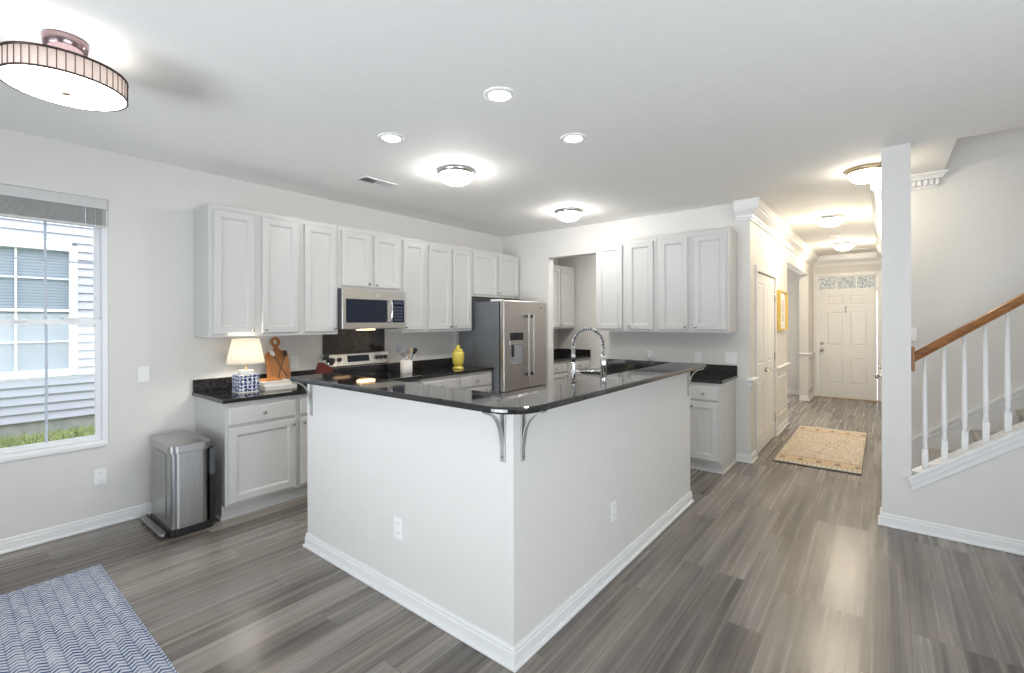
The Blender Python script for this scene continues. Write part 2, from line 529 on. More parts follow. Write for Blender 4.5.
# ------------------------------------------------------------------ shell
XR, YR = 7.5, -8.5
struct(MB().box((-.15, YR - .15, -.12), (XR + .15, 5.75, 0)), 'floor', M['floor'])
c = MB()
c.box((-.15, YR - .15, CEIL), (XR + .15, -.93, CEIL + .3))
c.box((-.15, -.93, CEIL), (4.85, 5.75, CEIL + .3))
struct(c, 'ceiling', M['ceiling'])

# left wall with the window opening
WY0, WY1, WZ0, WZ1 = -5.43, -4.535, .60, 2.388
b = MB()
b.box((-.15, YR, 0), (0, WY0, CEIL)); b.box((-.15, WY1, 0), (0, 1.65, CEIL))
b.box((-.15, WY0, 0), (0, WY1, WZ0)); b.box((-.15, WY0, WZ1), (0, WY1, CEIL))
struct(b, 'wall_left', M['wall'])
# back wall with the cased opening to the serving pantry
OX0, OX1, OZ = .825, 1.715, 2.37
b = MB()
b.box((0, 0, 0), (OX0, .12, CEIL)); b.box((OX1, 0, 0), (3.362, .12, CEIL)); b.box((OX0, 0, OZ), (OX1, .12, CEIL))
struct(b, 'wall_back', M['wall'])
b = MB(); b.box((0, 1.53, 0), (3.24, 1.65, CEIL)); b.box((2.6, .12, 0), (2.7, 1.53, CEIL))
struct(b, 'wall_pantry', M['wall'])
# hall left wall: double door 0.287..1.397, opening 2.40..4.81
PD0, PD1, PDZ = .287, 1.397, 2.035
HX = 3.362
b = MB()
b.box((HX - .12, .12, 0), (HX, PD0, CEIL)); b.box((HX - .12, PD0, PDZ), (HX, PD1, CEIL)); b.box((HX - .12, PD1, 0), (HX, 2.40, CEIL))
b.box((HX - .12, 2.40, 2.345), (HX, 4.81, CEIL)); b.box((HX - .14, 4.81, 0), (HX, 5.54, CEIL))
struct(b, 'wall_hall_left', M['wall'])
b = MB(); b.box((.6, 1.65, 0), (.72, 5.54, CEIL))
struct(b, 'wall_dining', M['wall'])
# front wall with door and transom
DX0, DX1, DY = 3.444, 4.366, 5.54
b = MB()
b.box((.6, DY, 0), (DX0, DY + .15, CEIL)); b.box((DX1, DY, 0), (4.7, DY + .15, CEIL))
b.box((DX0, DY, 2.05), (DX1, DY + .15, 2.08)); b.box((DX0, DY, 2.335), (DX1, DY + .15, CEIL))
struct(b, 'wall_front', M['wall'])
HRX = 4.465
b = MB()
b.box((HRX, 0, 0), (HRX + .13, DY, CEIL))
struct(b, 'wall_hall_right', M['wall'])
b = MB()
b.box((HRX + .13, 0, 0), (XR + .15, .13, 5.3))
struct(b, 'wall_stair_back', M['wall'])
b = MB()
b.box((4.75, -1.05, CEIL + .3), (XR + .15, -.93, 5.3)); b.box((4.73, -1.05, CEIL + .3), (4.85, .13, 5.3))
b.box((XR, -.93, 0), (XR + .15, 0, 5.3)); b.box((4.73, -1.05, 5.3), (XR + .15, .13, 5.4))
struct(b, 'wall_stairwell', M['wall'])
# rear and right walls of the room behind the camera
b = MB()
b.box((0, YR - .15, 0), (XR, YR, CEIL))
struct(b, 'wall_rear', M['wall'])
b = MB()
b.box((XR, YR - .15, 0), (XR + .15, -1.03, CEIL))
struct(b, 'wall_right', M['wall'])

# column and stair knee wall
SX, SY = 4.44, -1.028
struct(MB().box((SX, SY, 0), (4.604, SY + .128, CEIL)), 'wall_column', M['wall'])
SL = .765
kz = lambda x: .395 + SL * (x - 4.604)
b = MB()
b.prism([(4.604, 0), (7.5, 0), (7.5, 2.744), (6.35, 2.744), (6.35, kz(6.35) - .02), (4.604, kz(4.604) - .02)], SY, SY + .128, 'y')
struct(b, 'wall_stair_knee', M['wall'])

# ------------------------------------------------------------------ mouldings
BB = [(0, 0), (.018, 0), (.024, .003), (.024, .012), (.020, .018), (.013, .020), (.013, .064), (.009, .070), (.010, .080), (.006, .090), (0, .092)]
def base(name, *paths):
    b = MB()
    for p in paths: b.sweep(BB, p)
    return struct(b, name, M['trim'])
base('baseboard_left', [(0, YR), (0, -3.99)][::-1][::-1])
base('baseboard_island', [(1.46, -3.672), (1.46, -3.792), (3.205, -3.792), (3.205, -1.451), (3.085, -1.451)][::-1][::-1])
base('baseboard_back', [(3.225, 0), (HX, 0), (HX, PD0 - .06)])
base('baseboard_hall', [(HX, PD1 + .06), (HX, 2.40), (HX - .12, 2.40)], [(HX - .14, 4.81), (HX, 4.81), (HX, DY), (DX0 - .06, DY)], [(DX1 + .06, DY), (HRX, DY), (HRX, 1.1)])
base('baseboard_column', [(SX + .02, SY + .128), (SX, SY + .128), (SX, SY), (6.9, SY)])
base('baseboard_dining', [(.72, 1.65), (.72, DY), (3.2, DY)])
base('baseboard_serving_pantry', [(.66, 1.53), (2.6, 1.53)])

CR = [(0, 0), (0, -.20), (.016, -.20), (.018, -.180), (.028, -.172), (.034, -.150), (.056, -.128), (.072, -.108), (.084, -.104), (.086, -.092), (.10, -.090), (.104, -.008), (.104, 0)]
crown = lambda sg: [(o, CEIL + z) for o, z in CR]
b = MB()
b.sweep(crown(1), [(3.225, 0), (HX, 0), (HX, 4.0), (HX, DY), (4.3, DY)])
struct(b, 'trim_1', M['trim'])
b = MB(); b.sweep(crown(1), [(4.30, DY), (HRX, DY), (HRX, 0.0), (HRX + .13, 0.0)])
struct(b, 'trim_2', M['trim'])
# dentil crown on the stair back wall
DC = [(0, 0), (0, -.118), (.010, -.118), (.014, -.106), (.018, -.102), (.018, -.054), (.046, -.050), (.052, -.036), (.066, -.020), (.078, -.012), (.080, 0)]
b = MB()
b.sweep([(o, CEIL + z) for o, z in DC], [(4.596, 0), (4.80, 0), (4.80, .05)])
for i in range(6):
    x = 4.606 + i * .0385
    b.box((x, -.042, CEIL - .098), (x + .023, -.0175, CEIL - .056))
struct(b, 'trim_3', M['trim'])
# chair rail
CH = [(0, .80), (.010, .80), (.014, .815), (.014, .840), (.022, .850), (.034, .858), (.040, .868), (.040, .878), (.030, .884), (0, .886)]
b = MB()
b.sweep(CH, [(3.335, 0), (HX, 0), (HX, PD0 - .065)]); b.sweep(CH, [(HX, PD1 + .065), (HX, 2.40), (HX - .03, 2.40)])
b.sweep(CH, [(HX - .14, 4.81), (HX, 4.81), (HX, DY), (DX0 - .065, DY)])
b.sweep(CH, [(DX1 + .065, DY), (HRX, DY), (HRX, 1.12)])
struct(b, 'trim_4', M['trim'])
# wainscot frame moulding between the double door and the opening
def frame_mould(b, x, y0, y1, z0, z1, t=.025, d=.012):
    b.box((x, y0, z0), (x + d, y1, z0 + t)); b.box((x, y0, z1 - t), (x + d, y1, z1))
    b.box((x, y0, z0 + t), (x + d, y0 + t, z1 - t)); b.box((x, y1 - t, z0 + t), (x + d, y1, z1 - t))
b = MB(); frame_mould(b, HX, PD1 + .16, 2.31, .22, .74); frame_mould(b, HX, 4.93, 5.42, .22, .74)
struct(b, 'trim_5', M['trim'])

# ------------------------------------------------------------------ panelled slabs
def rings(b, x0, x1, z0, z1, rg, y0=0.0, sgn=-1):
    """concentric rectangles [(inset, out)] joined as a relief, closed by the last; faces -y when sgn=-1"""
    vs = []; fs = []
    for ins, out in rg:
        y = y0 + sgn * out
        vs += [(x0 + ins, y, z0 + ins), (x1 - ins, y, z0 + ins), (x1 - ins, y, z1 - ins), (x0 + ins, y, z1 - ins)]
    n = len(rg)
    for i in range(n - 1):
        for k in range(4):
            q = (k + 1) % 4
            fs.append((i * 4 + k, i * 4 + q, (i + 1) * 4 + q, (i + 1) * 4 + k))
    fs.append(tuple((n - 1) * 4 + k for k in range(4)))
    b.add(vs, fs)
DOOR_R = [(0, 0), (0, .016), (.004, .020), (.052, .020), (.055, .0165), (.060, .0155), (.066, .007), (.068, .007)]
DRAW_R = [(0, 0), (0, .014), (.005, .019), (.014, .020), (.016, .020)]
def knob_mb(x, y, z):
    return MB().lathe([(0, -.027), (.009, -.0265), (.0135, -.022), (.0135, -.017), (.007, -.013), (.0055, -.006), (.0095, -.001), (.0095, 0)], (x, y, z), 16, 'y')
def cabinet(name, label, cat, loc, rz, w, d, z0, z1, doors=(), drawers=(), toe=0, group=None, mat=None, ends=(0, 0), open_top=False):
    """local x along the front, the front faces -y, back on y=0; doors/drawers = (x0, x1, z0, z1, knob_x, knob_z)"""
    mat = mat or M['cab']
    t = thing(name, label, cat, loc, rz, group)
    b = MB()
    zb = z0
    if toe:
        b.box((ends[0] * -.004, -d + .055, 0), (w + ends[1] * .004, -.02, .105))
        if ends[0] or ends[1]:
            pass
        zb = .105
    if open_top:
        b.box((0, -d, zb), (w, -.001, .70)); b.box((0, -d, .70), (w, -d + .03, z1)); b.box((0, -.03, .70), (w, -.001, z1))
    else: b.box((0, -d, zb), (w, -.001, z1))
    build(b, 'carcass', mat, t, local=True)
    if toe:
        s = MB()
        pth = [(w, -d + .055), (0, -d + .055)]
        if ends[0]: pth = pth + [(0, -.02)]
        if ends[1]: pth = [(w, -.02)] + pth
        SH = [(0, 0), (.018, 0), (.018, .010), (.008, .018), (0, .019)]
        # right of travel must be outwards
        pth = pth[::-1]
        s.sweep(SH, pth)
        build(s, 'shoe_moulding', mat, t, local=True)
    for kind, rows, rg in (('door', doors, DOOR_R), ('drawer', drawers, DRAW_R)):
        for (x0, x1, q0, q1, kx, kz_) in rows:
            b = MB(); rings(b, x0, x1, q0, q1, rg, -d - .0005)
            dr = build(b, kind, mat, t, local=True)
            if kx is not None:
                build(knob_mb(kx, -d - .0205, kz_), 'knob', M['nickel'], dr, local=True)
    return t

# left wall uppers: local x -> world +Y (rz = 90 deg), root at (0, y0, 0)
R90 = PI / 2
UB, UT = 1.371, 2.425
def upper(y0, y1, zb, doors, label, name='wall_cabinet', group='wall cabinets along the left wall'):
    ds = []
    for (a, b_, side) in doors:
        kx = (b_ - y0 - .022) if side == 'r' else (a - y0 + .022)
        ds.append((a - y0, b_ - y0, zb + .026, UT - .045, kx, zb + .058))
    return cabinet(name, label, 'cabinet', (0.002, y0, 0), R90, y1 - y0, .317, zb, UT, ds, group=group)
upper(-3.99, -3.252, UB, [(-3.960, -3.655, 'r'), (-3.593, -3.284, 'l')], 'white double-door wall cabinet above the table lamp, nearest the window')
upper(-3.250, -2.888, UB, [(-3.222, -2.913, 'r')], 'white single-door wall cabinet on the window side of the microwave')
upper(-2.886, -2.124, 1.815, [(-2.853, -2.528, 'r'), (-2.479, -2.160, 'l')], 'short white double-door cabinet directly above the microwave')
upper(-2.122, -1.776, UB, [(-2.105, -1.805, 'l')], 'white single-door wall cabinet on the fridge side of the microwave')
upper(-1.774, -1.012, UB, [(-1.742, -1.385, 'r'), (-1.352, -1.030, 'l')], 'white double-door wall cabinet above the yellow jar')
upper(-1.010, -.012, 1.815, [(-.990, -.514, 'r'), (-.492, -.045, 'l')], 'short white double-door cabinet directly above the fridge')
# back wall uppers
def upper_b(x0, x1, doors, label):
    ds = []
    for (a, b_, side) in doors:
        kx = (b_ - x0 - .022) if side == 'r' else (a - x0 + .022)
        ds.append((a - x0, b_ - x0, UB + .026, UT - .045, kx, UB + .058))
    return cabinet('wall_cabinet', label, 'cabinet', (x0, -.002, 0), 0, x1 - x0, .323, UB, UT, ds, group='wall cabinets right of the opening')
upper_b(1.738, 2.488, [(1.759, 2.082, 'r'), (2.150, 2.452, 'l')], 'white double-door wall cabinet beside the opening in the back wall')
upper_b(2.490, 3.236, [(2.526, 2.829, 'r'), (2.891, 3.212, 'l')], 'white double-door wall cabinet at the hallway end of the back wall')
# serving pantry cabinets on its left wall
cabinet('wall_cabinet', 'white wall cabinet seen through the opening beside the fridge', 'cabinet', (.002, .60, 0), R90, .92, .327, UB, UT - .03,
        [(.03, .445, UB + .026, UT - .075, .42, UB + .058), (.475, .89, UB + .026, UT - .075, .50, UB + .058)], group='serving pantry cabinets')

# base cabinets
def basecab(loc, rz, w, d, split, label, ends=(0, 0), group='base cabinets', knob='r', open_top=False):
    n = len(split) - 1
    ds = []; dw = []
    for i in range(n):
        a, b_ = split[i][1] if isinstance(split[i], tuple) else split[i], split[i + 1]
        a, b_ = split[i] + .02, split[i + 1] - .02
        kx = b_ - .025 if (knob == 'r' if n == 1 else i % 2 == 0) else a + .025
        ds.append((a, b_, .128, .688, kx, .645))
        dw.append((a, b_, .712, .842, (a + b_) / 2, .777))
    return cabinet('base_cabinet', label, 'cabinet', loc, rz, w, d, 0, .882, ds, dw, toe=1, group=group, ends=ends, open_top=open_top)
basecab((.002, -3.982, 0), R90, .545, .611, [0, .545], 'white base cabinet under the table lamp, beside the trash can', ends=(1, 0))
basecab((.002, -3.435, 0), R90, .555, .611, [0, .555], 'white base cabinet between the lamp cabinet and the stove', knob='l')
basecab((.002, -2.112, 0), R90, .575, .611, [0, .575], 'white base cabinet on the fridge side of the stove')
basecab((.002, -1.535, 0), R90, .575, .611, [0, .575], 'white base cabinet under the yellow jar, against the fridge', ends=(0, 1))
basecab((1.705, -.002, 0), 0, .605, .594, [0, .605], 'white base cabinet on the back wall beside the opening', ends=(1, 0))
basecab((2.312, -.002, 0), 0, .598, .594, [0, .598], 'white middle base cabinet on the back wall', knob='l')
basecab((2.912, -.002, 0), 0, .309, .594, [0, .309], 'narrow white base cabinet at the hallway end of the back wall', ends=(0, 1), knob='l')
basecab((.002, .125, 0), R90, .70, .60, [0, .70], 'white base cabinet just inside the opening beside the fridge', group='serving pantry cabinets')
basecab((.002, .827, 0), R90, .70, .60, [0, .70], 'white base cabinet at the far end of the serving pantry', group='serving pantry cabinets')
# cabinets behind the breakfast bar
basecab((3.083, -1.47, 0), -R90, .60, .61, [0, .60], 'white base cabinet behind the bar at its hallway end', ends=(1, 0), group='cabinets behind the bar')
basecab((3.083, -2.072, 0), -R90, .86, .61, [0, .43, .86], 'white sink cabinet behind the bar under the faucet', group='cabinets behind the bar', open_top=True)
basecab((2.45, -3.668, 0), PI, .98, .61, [0, .49, .98], 'white base cabinet behind the short arm of the bar', ends=(0, 1), group='cabinets behind the bar')

# ------------------------------------------------------------------ granite
def slab(name, label, poly, z0, z1, bev=.006):
    x = sum(p[0] for p in poly) / len(poly); y = sum(p[1] for p in poly) / len(poly)
    t = thing(name, label, 'worktop', (x, y, z0))
    b = MB(); b.prism(poly, z0, z1, 'z', bev, 2)
    build(b, 'slab', M['granite'], t)
    return t
def rect(x0, y0, x1, y1): return [(x0, y0), (x1, y0), (x1, y1), (x0, y1)]
CT = .914
def splash(t, *bx):
    for a, b_ in bx: build(MB().box(a, b_, .003), 'backsplash', M['granite'], t)
t = slab('kitchen_worktop', 'black granite worktop under the table lamp and cutting board', rect(.003, -4.008, .643, -2.882), CT - .031, CT)
splash(t, ((.003, -4.004, CT + .0005), (.022, -2.884, CT + .10)))
t = slab('kitchen_worktop', 'black granite worktop between the stove and the fridge', rect(.003, -2.118, .643, -.952), CT - .031, CT)
splash(t, ((.003, -2.116, CT + .0005), (.022, -.954, CT + .10)))
t = slab('kitchen_worktop', 'black granite worktop along the back wall right of the opening', rect(1.690, -.625, 3.243, -.003), CT - .031, CT)
splash(t, ((1.695, -.022, CT + .0005), (3.240, -.003, CT + .10)))
t = slab('kitchen_worktop', 'black granite worktop in the serving pantry beyond the opening', rect(.003, .122, .64, 1.527), CT - .031, CT)
splash(t, ((.003, .124, CT + .0005), (.022, 1.508, CT + .10)), ((.003, 1.508, CT + .0005), (.636, 1.527, CT + .10)))
# worktop behind the bar, with a hole for the sink
t = thing('kitchen_worktop', 'black granite worktop behind the breakfast bar, holding the sink', 'worktop', (2.76, -2.6, CT - .031))
b = MB()
b.box((2.44, -3.05, CT - .031), (3.083, -2.90, CT)); b.box((2.44, -2.10, CT - .031), (3.083, -1.455, CT))
b.box((2.44, -2.90, CT - .031), (2.53, -2.10, CT)); b.box((2.90, -2.90, CT - .031), (3.083, -2.10, CT))
b.box((1.463, -3.668, CT - .031), (3.083, -3.05, CT))
build(b, 'slab', M['granite'], t)
s = thing('sink', 'steel sink basin sunk in the worktop behind the bar', 'sink', (2.715, -2.5, CT - .20))
b = MB()
b.box((2.534, -2.896, CT - .20), (2.896, -2.104, CT - .19))
for a, q in (((2.534, -2.896, CT - .19), (2.54, -2.104, CT - .005)), ((2.89, -2.896, CT - .19), (2.896, -2.104, CT - .005)), ((2.54, -2.896, CT - .19), (2.89, -2.89, CT - .005)), ((2.54, -2.11, CT - .19), (2.89, -2.104, CT - .005))):
    b.box(a, q)
build(b, 'basin', M['water'], s)
build(MB().lathe([(.045, 0), (.045, .004), (.03, .002), (0, .001)], (2.715, -2.5, CT - .19), 20), 'drain', M['chrome'], s)

# ------------------------------------------------------------------ breakfast bar
BX0, BX1, BY0, BY1, BZ = 1.49, 3.338, -3.928, -1.46, 1.142
IX, IY = 1.46, -3.792
b = MB()
b.prism([(1.46, -3.792), (3.205, -3.792), (3.205, -1.451), (3.085, -1.451), (3.085, -3.672), (1.46, -3.672)], 0, BZ - .031, 'z')
struct(b, 'wall_island', M['wall'])
def arc(cx, cy, r, a0, a1, n): return [(cx + r * math.cos(math.radians(a0 + (a1 - a0) * i / n)), cy + r * math.sin(math.radians(a0 + (a1 - a0) * i / n))) for i in range(n + 1)]
R = .16; r = .015
poly = arc(BX0 + r, BY0 + r, r, 180, 270, 4) + arc(BX1 - R, BY0 + R, R, -90, 0, 14) + arc(BX1 - r, BY1 - r, r, 0, 90, 4) + arc(3.05 + r, BY1 - r, r, 90, 180, 4) + [(3.05, -3.63), (BX0, -3.63)]
slab('bar_counter', 'L-shaped black granite breakfast bar top with rounded corner on the white half wall', poly, BZ - .030, BZ, .009)

def bracket(x, y, rz, label):
    """local: wall plate on the y=0 plane, arm runs to -y"""
    t = thing('bar_bracket', label, 'bracket', (x, y, BZ - .266), rz, 'support brackets under the bar top')
    H = .235
    b = MB(); b.box((-.014, -.006, 0), (.014, -.0002, H), .002)
    p = build(b, 'wall_plate', M['bracket'], t, local=True)
    sc_ = MB()
    for z in (.022, H - .03): sc_.lathe([(.0045, -.0085), (.0055, -.0075), (.0055, -.006)], (0, 0, z), 10, 'y')
    build(sc_, 'screw', M['nickel'], p, local=True)
    # curved strap from the foot of the plate up to the underside of the bar
    n = 12; pin = []; pout = []
    for i in range(n + 1):
        a = PI / 2 * i / n
        yy = -.006 - .105 * (1 - math.cos(a)); zz = .075 + (H - .082) * math.sin(a)
        pin.append((yy, zz))
    off = []
    for i in range(n + 1):
        y0_, z0_ = pin[max(i - 1, 0)]; y1_, z1_ = pin[min(i + 1, n)]
        L = math.hypot(y1_ - y0_, z1_ - z0_)
        off.append((pin[i][0] - (z1_ - z0_) / L * .006, pin[i][1] + (y1_ - y0_) / L * .006))
    b = MB(); b.prism(pin + off[::-1], -.011, .011, 'x')
    build(b, 'curved_arm', M['bracket'], t, local=True)
    b = MB(); b.box((-.013, -.125, H - .0065), (.013, -.0065, H - .0005), .002)
    build(b, 'top_plate', M['bracket'], t, local=True)
    return t
bracket(1.516, IY, 0, 'grey metal bracket under the bar at its window-side end')
bracket(3.148, IY, 0, 'grey metal bracket by the bar corner on the bar face nearer the trash can')
bracket(3.205, -3.729, R90, 'grey metal bracket by the bar corner on the bar face nearer the stairs')
bracket(3.205, -1.503, R90, 'grey metal bracket under the bar at its hallway end')

# ------------------------------------------------------------------ window
def bars(b, x0, x1, y0, y1, z0, z1, t):
    b.box((x0, y0, z0), (x1, y0 + t, z1)); b.box((x0, y1 - t, z0), (x1, y1, z1))
    b.box((x0, y0 + t, z0), (x1, y1 - t, z0 + t)); b.box((x0, y0 + t, z1 - t), (x1, y1 - t, z1))
wf = MB(); bars(wf, -.12, -.004, WY0 + .001, WY1 - .001, WZ0 + .001, WZ1 - .001, .032)
win = struct(wf, 'window_1', M['vinyl'])
MR = 1.49
def sash(nm, x0, x1, z0, z1):
    b = MB(); bars(b, x0, x1, WY0 + .034, WY1 - .034, z0, z1, .032)
    s = build(b, nm, M['vinyl'], win)
    return s
up = sash('upper_sash', -.105, -.07, MR - .02, WZ1 - .034)
lo = sash('lower_sash', -.066, -.031, WZ0 + .034, MR + .022)
for s, x, z0, z1 in ((up, -.088, MR + .0, WZ1 - .06), (lo, -.049, WZ0 + .06, MR)):
    build(MB().box((x - .002, WY0 + .06, z0), (x + .002, WY1 - .06, z1)), 'pane', M['glass'], s)
gm = paint('grille_bar_grey', (.52, .57, .66), .4, .02)
b = MB()
for y in (-5.105, -4.854): b.box((-.096, y - .007, MR + .012), (-.080, y + .007, WZ1 - .06))
b.box((-.095, WY0 + .06, 1.915), (-.081, WY1 - .06, 1.927))
build(b, 'grille', gm, up)
b = MB()
for y in (-5.105, -4.854): b.box((-.057, y - .007, WZ0 + .06), (-.041, y + .007, MR - .01))
build(b, 'grille', gm, lo)
build(MB().box((-.031, -5.02, MR + .006), (-.012, -4.95, MR + .02), .004).box((-.031, -4.77, MR + .022), (-.01, -4.70, MR + .034), .004), 'sash_lock', M['vinyl'], lo)
b = MB(); b.box((-.03, WY0 - .0, WZ0 - .012), (.012, WY1 + .0, WZ0 + .012), .003)
struct(b, 'trim_6', M['trim'])
# blind
bl = thing('window_blind', 'raised grey slatted blind stacked at the top of the window', 'blind', (-.005, (WY0 + WY1) / 2, 2.18))
build(MB().box((-.028, WY0 + .004, 2.312), (.010, WY1 - .003, 2.385), .004), 'valance', paint('blind_valance', (.60, .60, .59), .5, .02), bl)
b = MB()
for i in range(16):
    z = 2.196 + i * .0072
    b.box((-.026, WY0 + .012, z), (.006 + .002 * random.random(), WY1 - .012, z + .0035))
build(b, 'slats', M['slat'], bl)
build(MB().box((-.026, WY0 + .01, 2.178), (.008, WY1 - .01, 2.194), .003), 'bottom_rail', paint('blind_rail', (.62, .62, .61), .5, .02), bl)
b = MB()
for y in (-4.66, -5.2): b.tube([(.009, y, 2.18), (.0105, y, 2.31)], .0022, 6)
b.tube([(.012, -4.608, 2.30), (.013, -4.605, 1.95), (.013, -4.606, 1.55)], .0012, 6)
build(b, 'cord', M['white'], bl)

# ------------------------------------------------------------------ outside the window
NX = -3.0
hs = thing('house', 'neighbouring house with pale blue-white lap siding outside the window', 'house', (NX, -5, 0))
b = MB()
z = .385; n = 0
NYA, NYB = -9.0, -1.0
nwy0, nwy1, nwz0, nwz1 = -5.185, -4.329, .94, 2.338
while z < 4.2:
    h = .097
    segs = [(NYA, NYB)]
    if z + h > nwz0 - .05 and z < nwz1 + .045: segs = [(NYA, nwy0 - .07), (nwy1 + .07, NYB)]
    for a, q in segs:
        b.add([(NX + .024, a, z), (NX + .024, q, z), (NX, q, z + h), (NX, a, z + h), (NX, a, z), (NX, q, z)], [(0, 1, 2, 3), (4, 5, 1, 0)])
    z += h
build(b, 'siding', M['siding'], hs)
build(MB().box((NX - .2, NYA, -.1), (NX - .005, NYB, .385)), 'foundation', M['concrete'], hs)
build(MB().box((NX - .2, NYA, .385), (NX - .06, nwy0 - .03, 4.2)).box((NX - .2, nwy1 + .03, .385), (NX - .06, NYB, 4.2)), 'wall', M['siding'], hs)
b = MB(); bars(b, NX - .05, NX + .03, nwy0 - .068, nwy1 + .068, nwz0 - .06, nwz1 + .047, .066)
fr = build(b, 'window_frame', M['vinyl'], hs)
b = MB(); b.box((NX - .045, nwy0, 1.612), (NX - .005, nwy1, 1.644)); b.box((NX - .04, -4.765, nwz0), (NX - .02, -4.748, nwz1))
b.box((NX - .04, nwy0, 1.985), (NX - .02, nwy1, 2.0)); b.box((NX - .04, nwy0, 1.262), (NX - .02, nwy1, 1.277))
build(b, 'sash_bar', M['vinyl'], fr)
build(MB().box((NX - .055, nwy0 - .02, nwz0 - .02), (NX - .05, nwy1 + .02, nwz1 + .02)), 'pane', paint('neighbour_glass', (.20, .24, .285), .12, .03), fr)
b = MB()
z = nwz0
while z < nwz1:
    b.box((NX - .050, nwy0, z), (NX - .047, nwy1, z + .026)); z += .034
build(b, 'blind', paint('neighbour_blind', (.27, .32, .37), .6, .03), fr)
struct(MB().box((-60, -60, -.13), (-.16, 60, .225)), 'ground', M['grass'])
b = MB()
for i in range(7000):
    x = random.uniform(NX + .12, -1.2); y = random.uniform(-6.6, -3.6)
    h = random.uniform(.03, .09); a = random.uniform(0, 2 * PI); wd = random.uniform(.006, .014)
    dx, dy = math.cos(a) * wd, math.sin(a) * wd; lx, ly = random.uniform(-.05, .05), random.uniform(-.05, .05)
    b.add([(x - dx, y - dy, .226), (x + dx, y + dy, .226), (x + lx, y + ly, .226 + h)], [(0, 1, 2)])
g = build(b, 'grass', M['grass']); g['kind'] = 'stuff'; tag(g, 'green lawn grass growing below the neighbouring house', 'grass')

# ------------------------------------------------------------------ doors
def slab_door(w, h, t, xs, zs, cells, both=False):
    """front faces -y; xs, zs cut lists; cells = set of panelled (i, j)"""
    b = MB()
    PR = [(0, 0), (.008, -.006), (.014, -.007), (.018, -.006), (.034, -.001), (.036, -.001)]
    for i in range(len(xs) - 1):
        for j in range(len(zs) - 1):
            if (i, j) in cells: rings(b, xs[i], xs[i + 1], zs[j], zs[j + 1], PR, -t)
            else: b.add([(xs[i], -t, zs[j]), (xs[i + 1], -t, zs[j]), (xs[i + 1], -t, zs[j + 1]), (xs[i], -t, zs[j + 1])], [(0, 1, 2, 3)])
    b.add([(0, -t, 0), (w, -t, 0), (w, 0, 0), (0, 0, 0), (0, -t, h), (w, -t, h), (w, 0, h), (0, 0, h)], [(0, 1, 2, 3), (4, 5, 6, 7), (1, 2, 6, 5), (2, 3, 7, 6), (3, 0, 4, 7)])
    return b
def casing(path, z1, out, axis, w=.062):
    pass
def knobset(parent, x, y, z, r=.027, name='knob', mat=None):
    b = MB()
    b.lathe([(0, -.062), (r * .7, -.060), (r, -.048), (r * .95, -.036), (r * .45, -.028), (r * .38, -.012), (r * 1.15, -.008), (r * 1.15, -.0003)], (x, y, z), 20, 'y')
    return build(b, name, mat or M['nickel'], parent, local=True)

# front door
d1 = slab_door(.912, 2.035, .045, [0, .145, .405, .515, .770, .912], [0, .265, .765, 1.0, 1.64, 1.775, 1.95, 2.035], {(1, 1), (3, 1), (1, 3), (3, 3), (1, 5), (3, 5)})
e = build(d1, 'door_1', M['door'], at=(DX0 + .005, DY + .03, .012), local=True); e['kind'] = 'structure'
knobset(e, .065, -.045, .905, .028, 'knob'); 
build(MB().lathe([(.0, -.016), (.024, -.015), (.029, -.010), (.029, -.0003)], (.065, -.045, 1.035), 20, 'y'), 'deadbolt', M['nickel'], e, local=True)
b = MB(); b.lathe([(0, -.02), (.014, -.018), (.016, -.004), (.016, -.0003)], (.445, -.045, 1.725), 14, 'y'); b.box((.437, -.055, 1.63), (.453, -.0455, 1.71), .004); b.lathe([(0, -.024), (.013, -.02), (.013, -.0095)], (.445, -.045, 1.64), 14, 'y')
build(b, 'door_knocker', M['nickel'], e, local=True)
for z in (.2, 1.05, 1.83): build(MB().box((.903, -.052, z), (.913, -.0455, z + .1)), 'hinge', M['nickel'], e, local=True)
# casing, transom
b = MB()
for x0, x1 in ((DX0 - .062, DX0), (DX1, DX1 + .062)): b.box((x0, DY - .016, 0), (x1, DY - .0003, 2.40), .004)
b.box((DX0, DY - .016, 2.338), (DX1, DY - .0003, 2.40), .004); b.box((DX0, DY - .014, 2.046), (DX1, DY + .02, 2.084), .003)
struct(b, 'trim_7', M['trim'])
b = MB(); b.box((DX0 + .002, DY + .04, 2.082), (DX1 - .002, DY + .055, 2.333))
wn = struct(b, 'window_2', M['frost'])
b = MB()
b.box((DX0 + .001, DY + .01, 2.081), (DX1 - .001, DY + .039, 2.10)); b.box((DX0 + .001, DY + .01, 2.318), (DX1 - .001, DY + .039, 2.334))
for x in (DX0 + .001, DX0 + .294, DX0 + .60, DX1 - .024): b.box((x, DY + .012, 2.10), (x + .023, DY + .039, 2.318))
build(b, 'transom_frame', M['trim'], wn)
struct(MB().box((DX0 - .0, DY - .03, 0.0), (DX1, DY + .12, .011), .003), 'trim_8', M['tan'])

